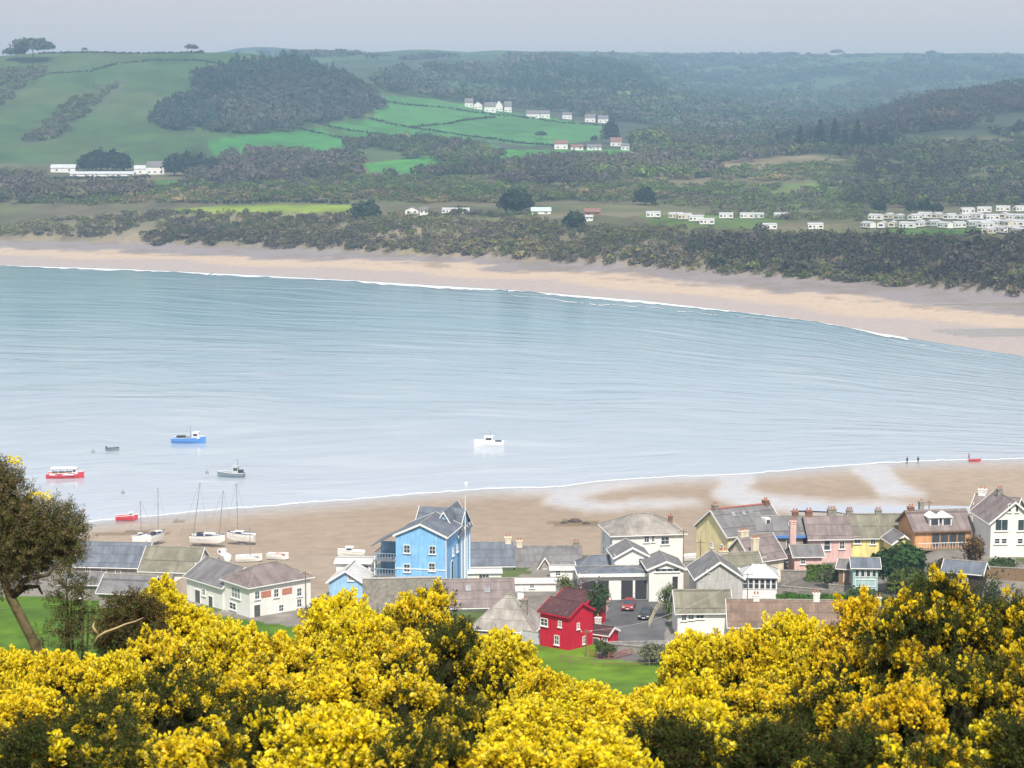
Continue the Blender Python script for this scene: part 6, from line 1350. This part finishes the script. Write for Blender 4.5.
GL = [
 # back rank against the village and the green bank
 ("bright yellow gorse column standing above the others left of the white brick panelled house", 168, 573, 24, 56, "column"),
 ("small yellow gorse at the right foot of the tall yellow column", 200, 612, 24, 52, "full"),
 ("low yellow gorse at the left edge beneath the leaning tree trunk", 12, 648, 21, 84, "full"),
 ("yellow gorse on the left between trunk foot and dark low bush", 62, 648, 20, 80, "full2"),
 ("yellow gorse in front of the brown twiggy bush with pale branch", 112, 652, 20, 80, "full"),
 ("half yellow gorse below the tall yellow column", 160, 630, 21, 84, "half"),
 ("yellow gorse in front of the white brick panelled house", 232, 621, 23, 84, "full"),
 ("broad yellow gorse mound right of the brick panelled house front", 282, 630, 22, 96, "full2"),
 ("yellow gorse reaching the blue hut", 340, 596, 25, 60, "full3"),
 ("yellow gorse under the white flat topped building", 366, 612, 24, 64, "full"),
 ("slim yellow gorse below the left corner of the blue house", 390, 604, 25, 44, "column"),
 ("round greenish gorse below the right corner of the blue house", 424, 588, 25, 54, "half"),
 ("dark based gorse below the long stone wall", 400, 628, 22, 80, "half"),
 ("brown green gorse below the skylight house", 450, 618, 23, 50, "green"),
 ("rounded yellow topped gorse with dark underside left of the green bank", 500, 630, 23, 82, "full"),
 ("yellow gorse on the left lip of the green bank", 545, 664, 21, 70, "full2"),
 ("low yellow gorse along the middle of the green bank", 596, 682, 19, 96, "full"),
 ("yellow gorse at the right foot of the green bank", 652, 684, 19, 84, "full2"),
 ("yellow gorse shoulder below the white mossy roofed house", 694, 632, 22, 76, "full"),
 ("tall yellow gorse in front of the mossy roofed house", 742, 624, 22, 90, "full2"),
 ("yellow gorse crown below the conservatory", 796, 614, 22, 94, "full"),
 ("gold gorse below the brown tiled roof window", 838, 622, 21, 72, "half"),
 ("golden gorse by the white chimney of the half hidden roof", 864, 598, 20, 56, "orange"),
 ("dark gorse with gold tips left of the highest right bush", 898, 594, 19, 66, "sparse"),
 ("highest gorse bush on the right with gold tufts on dark green", 932, 570, 18, 84, "sparse"),
 ("dark green gorse right of the highest bush", 980, 592, 18, 84, "green"),
 ("dark gorse with yellow tips at the right edge", 1028, 588, 18, 80, "sparse"),
 # middle rank
 ("yellow gorse at the left edge above a dark hollow", 20, 682, 15, 110, "full2"),
 ("green gorse with few flowers left of centre", 100, 690, 15, 120, "green"),
 ("green gold flecked gorse below the tall yellow column", 180, 668, 16, 110, "green"),
 ("half green gorse bank below the brick panelled house", 256, 660, 17, 120, "half"),
 ("thick yellow gorse below the blue house", 336, 662, 17, 126, "full2"),
 ("half green gorse below the greenish round bush", 408, 672, 16, 112, "half"),
 ("green gorse in the dip left of the dark based round bush", 462, 690, 16, 90, "green"),
 ("yellow gorse in front of the round bush left of the green bank", 530, 700, 15, 112, "full"),
 ("yellow gorse sweeping below the middle of the green bank", 606, 700, 15, 124, "full2"),
 ("yellow gorse lip over the dark hollow right of centre", 690, 690, 16, 130, "full"),
 ("yellow topped gorse below the conservatory bush", 760, 676, 16, 112, "half"),
 ("dark gorse beneath the gold one by the tiled roof", 826, 672, 15, 112, "sparse"),
 ("golden flowering gorse on the right in front of the dark bushes", 900, 682, 12, 120, "orange"),
 ("dark leafy gorse left of the right edge", 968, 650, 14, 130, "green"),
 ("dark gorse at the right edge below the tipped one", 1036, 640, 14, 120, "sparse"),
 # front rank
 ("dark green gorse filling the lower left corner", 30, 722, 10.5, 170, "bare"),
 ("green gorse with gold sprays near the lower left corner", 120, 722, 10.5, 150, "green"),
 ("gold gorse spray at the bottom left of centre", 196, 724, 10, 150, "half"),
 ("dark flowerless gorse at the bottom between two yellow ones", 266, 694, 11, 130, "bare"),
 ("big yellow gorse at the bottom below the blue house", 340, 708, 10.5, 170, "full"),
 ("greenish gorse with few flowers at the bottom centre left", 428, 718, 10, 130, "green"),
 ("yellow gorse at the bottom centre", 520, 734, 10, 160, "full2"),
 ("yellow gorse at the bottom centre right", 606, 732, 10, 150, "full"),
 ("dark leafy gorse at the bottom right of centre", 676, 716, 10.5, 150, "bare"),
 ("dark gorse with dry stems at the bottom right", 776, 716, 10.5, 160, "bare"),
 ("gold tipped gorse at the bottom under the dark hollow", 740, 722, 12, 90, "half"),
 ("dark gorse below the golden flowering bush", 862, 726, 10, 150, "bare"),
 ("gold sprayed gorse at the bottom near the right corner", 940, 736, 9.5, 150, "sparse"),
 ("dark gorse in the lower right corner", 1018, 716, 10, 160, "bare"),
]
for k, (l, px_, py_, D_, w_, kd) in enumerate(GL): gorse(l, px_, py_ + (4 if kd != "bare" else 0), D_, w_ * 1.05, kd, k + 1)
# gorse beyond the frame's lower edge so the slope reads on when one steps aside
EX = [(-9.5, 23), (-11.5, 27), (9.8, 22), (12.0, 26), (-6.5, 13), (6.6, 13), (-13, 20), (14, 30)]
for k, (x_, D_) in enumerate(EX):
    root = empty("gorse_bush", (x_, D_, float(ground(x_, D_)) - .05), k * 1.1, "yellow gorse bush standing wide of the path on the hillside slope", "gorse", "gorse bushes outside the view on the hillside")
    root.scale = (1.3, 1.3, 1.3)
    for nme, me_ in zip(("stems", "foliage", "flowers"), PROTO[["full_low", "half_low", "full2_tall", "green_tall"][k % 4]]):
        if me_ is not None: put(bpy.data.objects.new(nme, me_), root)

# old leaning gorse tree and its neighbours on the left
DRY = M("dry_gorse_foliage", (1, 1, 1), .85, .25, 3, 0, spec=.1, attr=True, sub=.2)
def spiky_crown(lobes, per, r, cols, Lr=(.10, .22)):
    S = []; C_ = []
    for (x, y, z, R) in lobes:
        n = int(per * (R / .3) ** 2); d = unit(r.normal(size=(n, 3))); P = np.array([x, y, z]) + d * R * r.uniform(.45, 1.0, (n, 1))
        D = unit(d * .9 + np.array([0, 0, .35]) + r.normal(size=(n, 3)) * .35); L = r.uniform(*Lr, n)
        s, c, f, fc_ = shoots(P, D, L, r, 0, 20, np.zeros(n, bool), np.ones((n, 3)), 1.25)
        tint = np.array(cols)[r.integers(0, len(cols), n)]; idx = np.repeat(np.arange(n), 20)
        cc = np.concatenate([tint[idx], tint, tint, tint]) * r.uniform(.7, 1.35, (len(s), 1)); S.append(s); C_.append(cc)
    return np.concatenate(S), np.concatenate(C_)
TX, TD = (40 - 512) / FOC * 25 * 1.03, 25.0
tz = float(ground(TX, TD)); rt = np.random.default_rng(77)
gt = empty("gorse_tree", (TX, TD, tz), 0, "old leaning gorse tree with brown olive crown and bare trunk at the left", "tree")
k25 = scale_at(25.0)
def loc(px_, py_, dy=0.0): return ((px_ - 40) / k25, dy, float(z_of(py_, 25.0)) - tz)
MB().tube([(.02, 0, -.3), loc(37, 645), loc(25, 620), loc(14, 598), loc(6, 575), loc(0, 540)], [.075, .07, .065, .06, .05, .035], 9).build("trunk", M("lichened_bark", (0.125, 0.10, 0.05), .95, .4, 12, .4), gt, smooth=True)
for nm_, pts_ in (("branch", [loc(14, 598), loc(30, 578, -.1), loc(55, 572, -.15), loc(66, 560, -.1)]), ("branch", [loc(8, 580), loc(24, 552, .1), loc(48, 535, .1)]), ("branch", [loc(14, 598), loc(26, 590, .15), loc(38, 590, .2), loc(42, 598, .2)]), ("branch", [loc(8, 580), loc(-12, 550), loc(-28, 520)])):
    MB().tube(pts_, [.045, .035, .025, .012][:len(pts_)], 6).build(nm_, BARKM, gt, smooth=True)
LB = []
for (px_, py_, R, dy) in [(4, 488, .24, 0), (16, 500, .26, .1), (-8, 505, .3, -.1), (8, 525, .34, .1), (26, 520, .26, -.1), (44, 522, .26, .05), (62, 522, .26, -.05), (74, 534, .2, .1), (66, 545, .24, -.1), (50, 545, .28, .1), (30, 545, .3, -.1), (10, 555, .3, .1), (-10, 540, .34, 0), (-20, 575, .3, .1), (2, 578, .22, -.1), (58, 562, .17, .1), (36, 562, .2, .0), (20, 572, .18, .1), (78, 548, .14, 0), (-4, 474, .16, 0), (12, 478, .15, 0)]:
    x, y, z = loc(px_, py_, dy); LB.append((x, y, z, R))
S, C_ = spiky_crown(LB, 250, rt, [(.16, .135, .055), (.12, .125, .04), (.21, .16, .09), (.08, .085, .03)])
put(bpy.data.objects.new("crown", np_mesh("crown", S, 4, [DRY], col=C_)), gt); TOTALQ[0] += len(S)
# few late flowers on it
P_ = np.array([loc(20, 464), loc(24, 467), loc(47, 499), loc(51, 502), loc(44, 503)]); n_ = len(P_)
P_ = np.repeat(P_, 2, 0) + rt.normal(size=(n_ * 2, 3)) * .03; n_ = len(P_)
_, _, F, FC = shoots(P_, unit(np.array([[0, 0, 1.0]]) + rt.normal(size=(n_, 3)) * .5), rt.uniform(.06, .12, n_), rt, 14, 1, np.ones(n_, bool), np.tile(YEL, (n_, 1)), 1.1)
put(bpy.data.objects.new("flowers", np_mesh("flowers", F, 4, [GFLOW], col=FC)), gt)
def dry_bush(label, px_, D_, lobes, cols, seed, branch=None, per=300):
    r = np.random.default_rng(seed); x = (px_ - 512) / FOC * D_ * 1.03; z = float(ground(x, D_)); k = scale_at(D_); root = empty("dry_bush", (x, D_, z), 0, label, "bush")
    lc = lambda a, b, dy=0.0: ((a - px_) / k, dy, float(z_of(b, D_)) - z)
    LB = [(*lc(a, b, r.uniform(-.15, .15)), R) for a, b, R in lobes]
    m = MB()
    for q in LB[::2]: m.tube([(q[0] * .2, 0, -.3), (q[0] * .7, q[1] * .5, q[2] * .5), q[:3]], [.03, .02, .008], 5)
    m.build("stems", BARKM, root)
    S, C_ = spiky_crown(LB, per, r, cols, (.08, .16)); put(bpy.data.objects.new("foliage", np_mesh("foliage", S, 4, [DRY], col=C_)), root); TOTALQ[0] += len(S)
    if branch:
        m = MB()
        for pts_, rad in branch: m.tube([lc(*q) for q in pts_], rad, 6)
        m.build("branch", M("bleached_wood", (0.42, 0.32, 0.17), .85, .25, 8, .2), root, smooth=True)
dry_bush("ragged dark olive bush on the grass right of the leaning trunk", 75, 23, [(68, 580, 0.109), (82, 585, 0.109), (74, 598, 0.125), (62, 600, 0.094), (88, 592, 0.062), (80, 612, 0.109), (68, 622, 0.117), (84, 628, 0.117), (46, 634, 0.078), (56, 630, 0.078), (90, 615, 0.078), (75, 640, 0.140)], [(.09, .09, .03), (.12, .10, .045), (.06, .075, .027)], 5, per=190)
dry_bush("brown twiggy bush with a pale bare branch below the tall yellow column", 130, 22, [(120, 612, .16), (138, 606, .15), (112, 628, .16), (128, 632, .2), (148, 622, .18), (140, 645, .2), (118, 648, .2), (158, 640, .16), (150, 612, .12)], [(.12, .085, .035), (.09, .08, .03), (.07, .085, .025), (.13, .09, .035)], 6,
         branch=[([(100, 640, -.25), (105, 630, -.28), (113, 625, -.31), (123, 622, -.28), (133, 617, -.32), (142, 615, -.3), (150, 612, -.26)], [.017, .016, .014, .012, .010, .007, .004]), ([(104, 628, -.28), (100, 620, -.28), (103, 612, -.27)], [.02, .013, .005])])
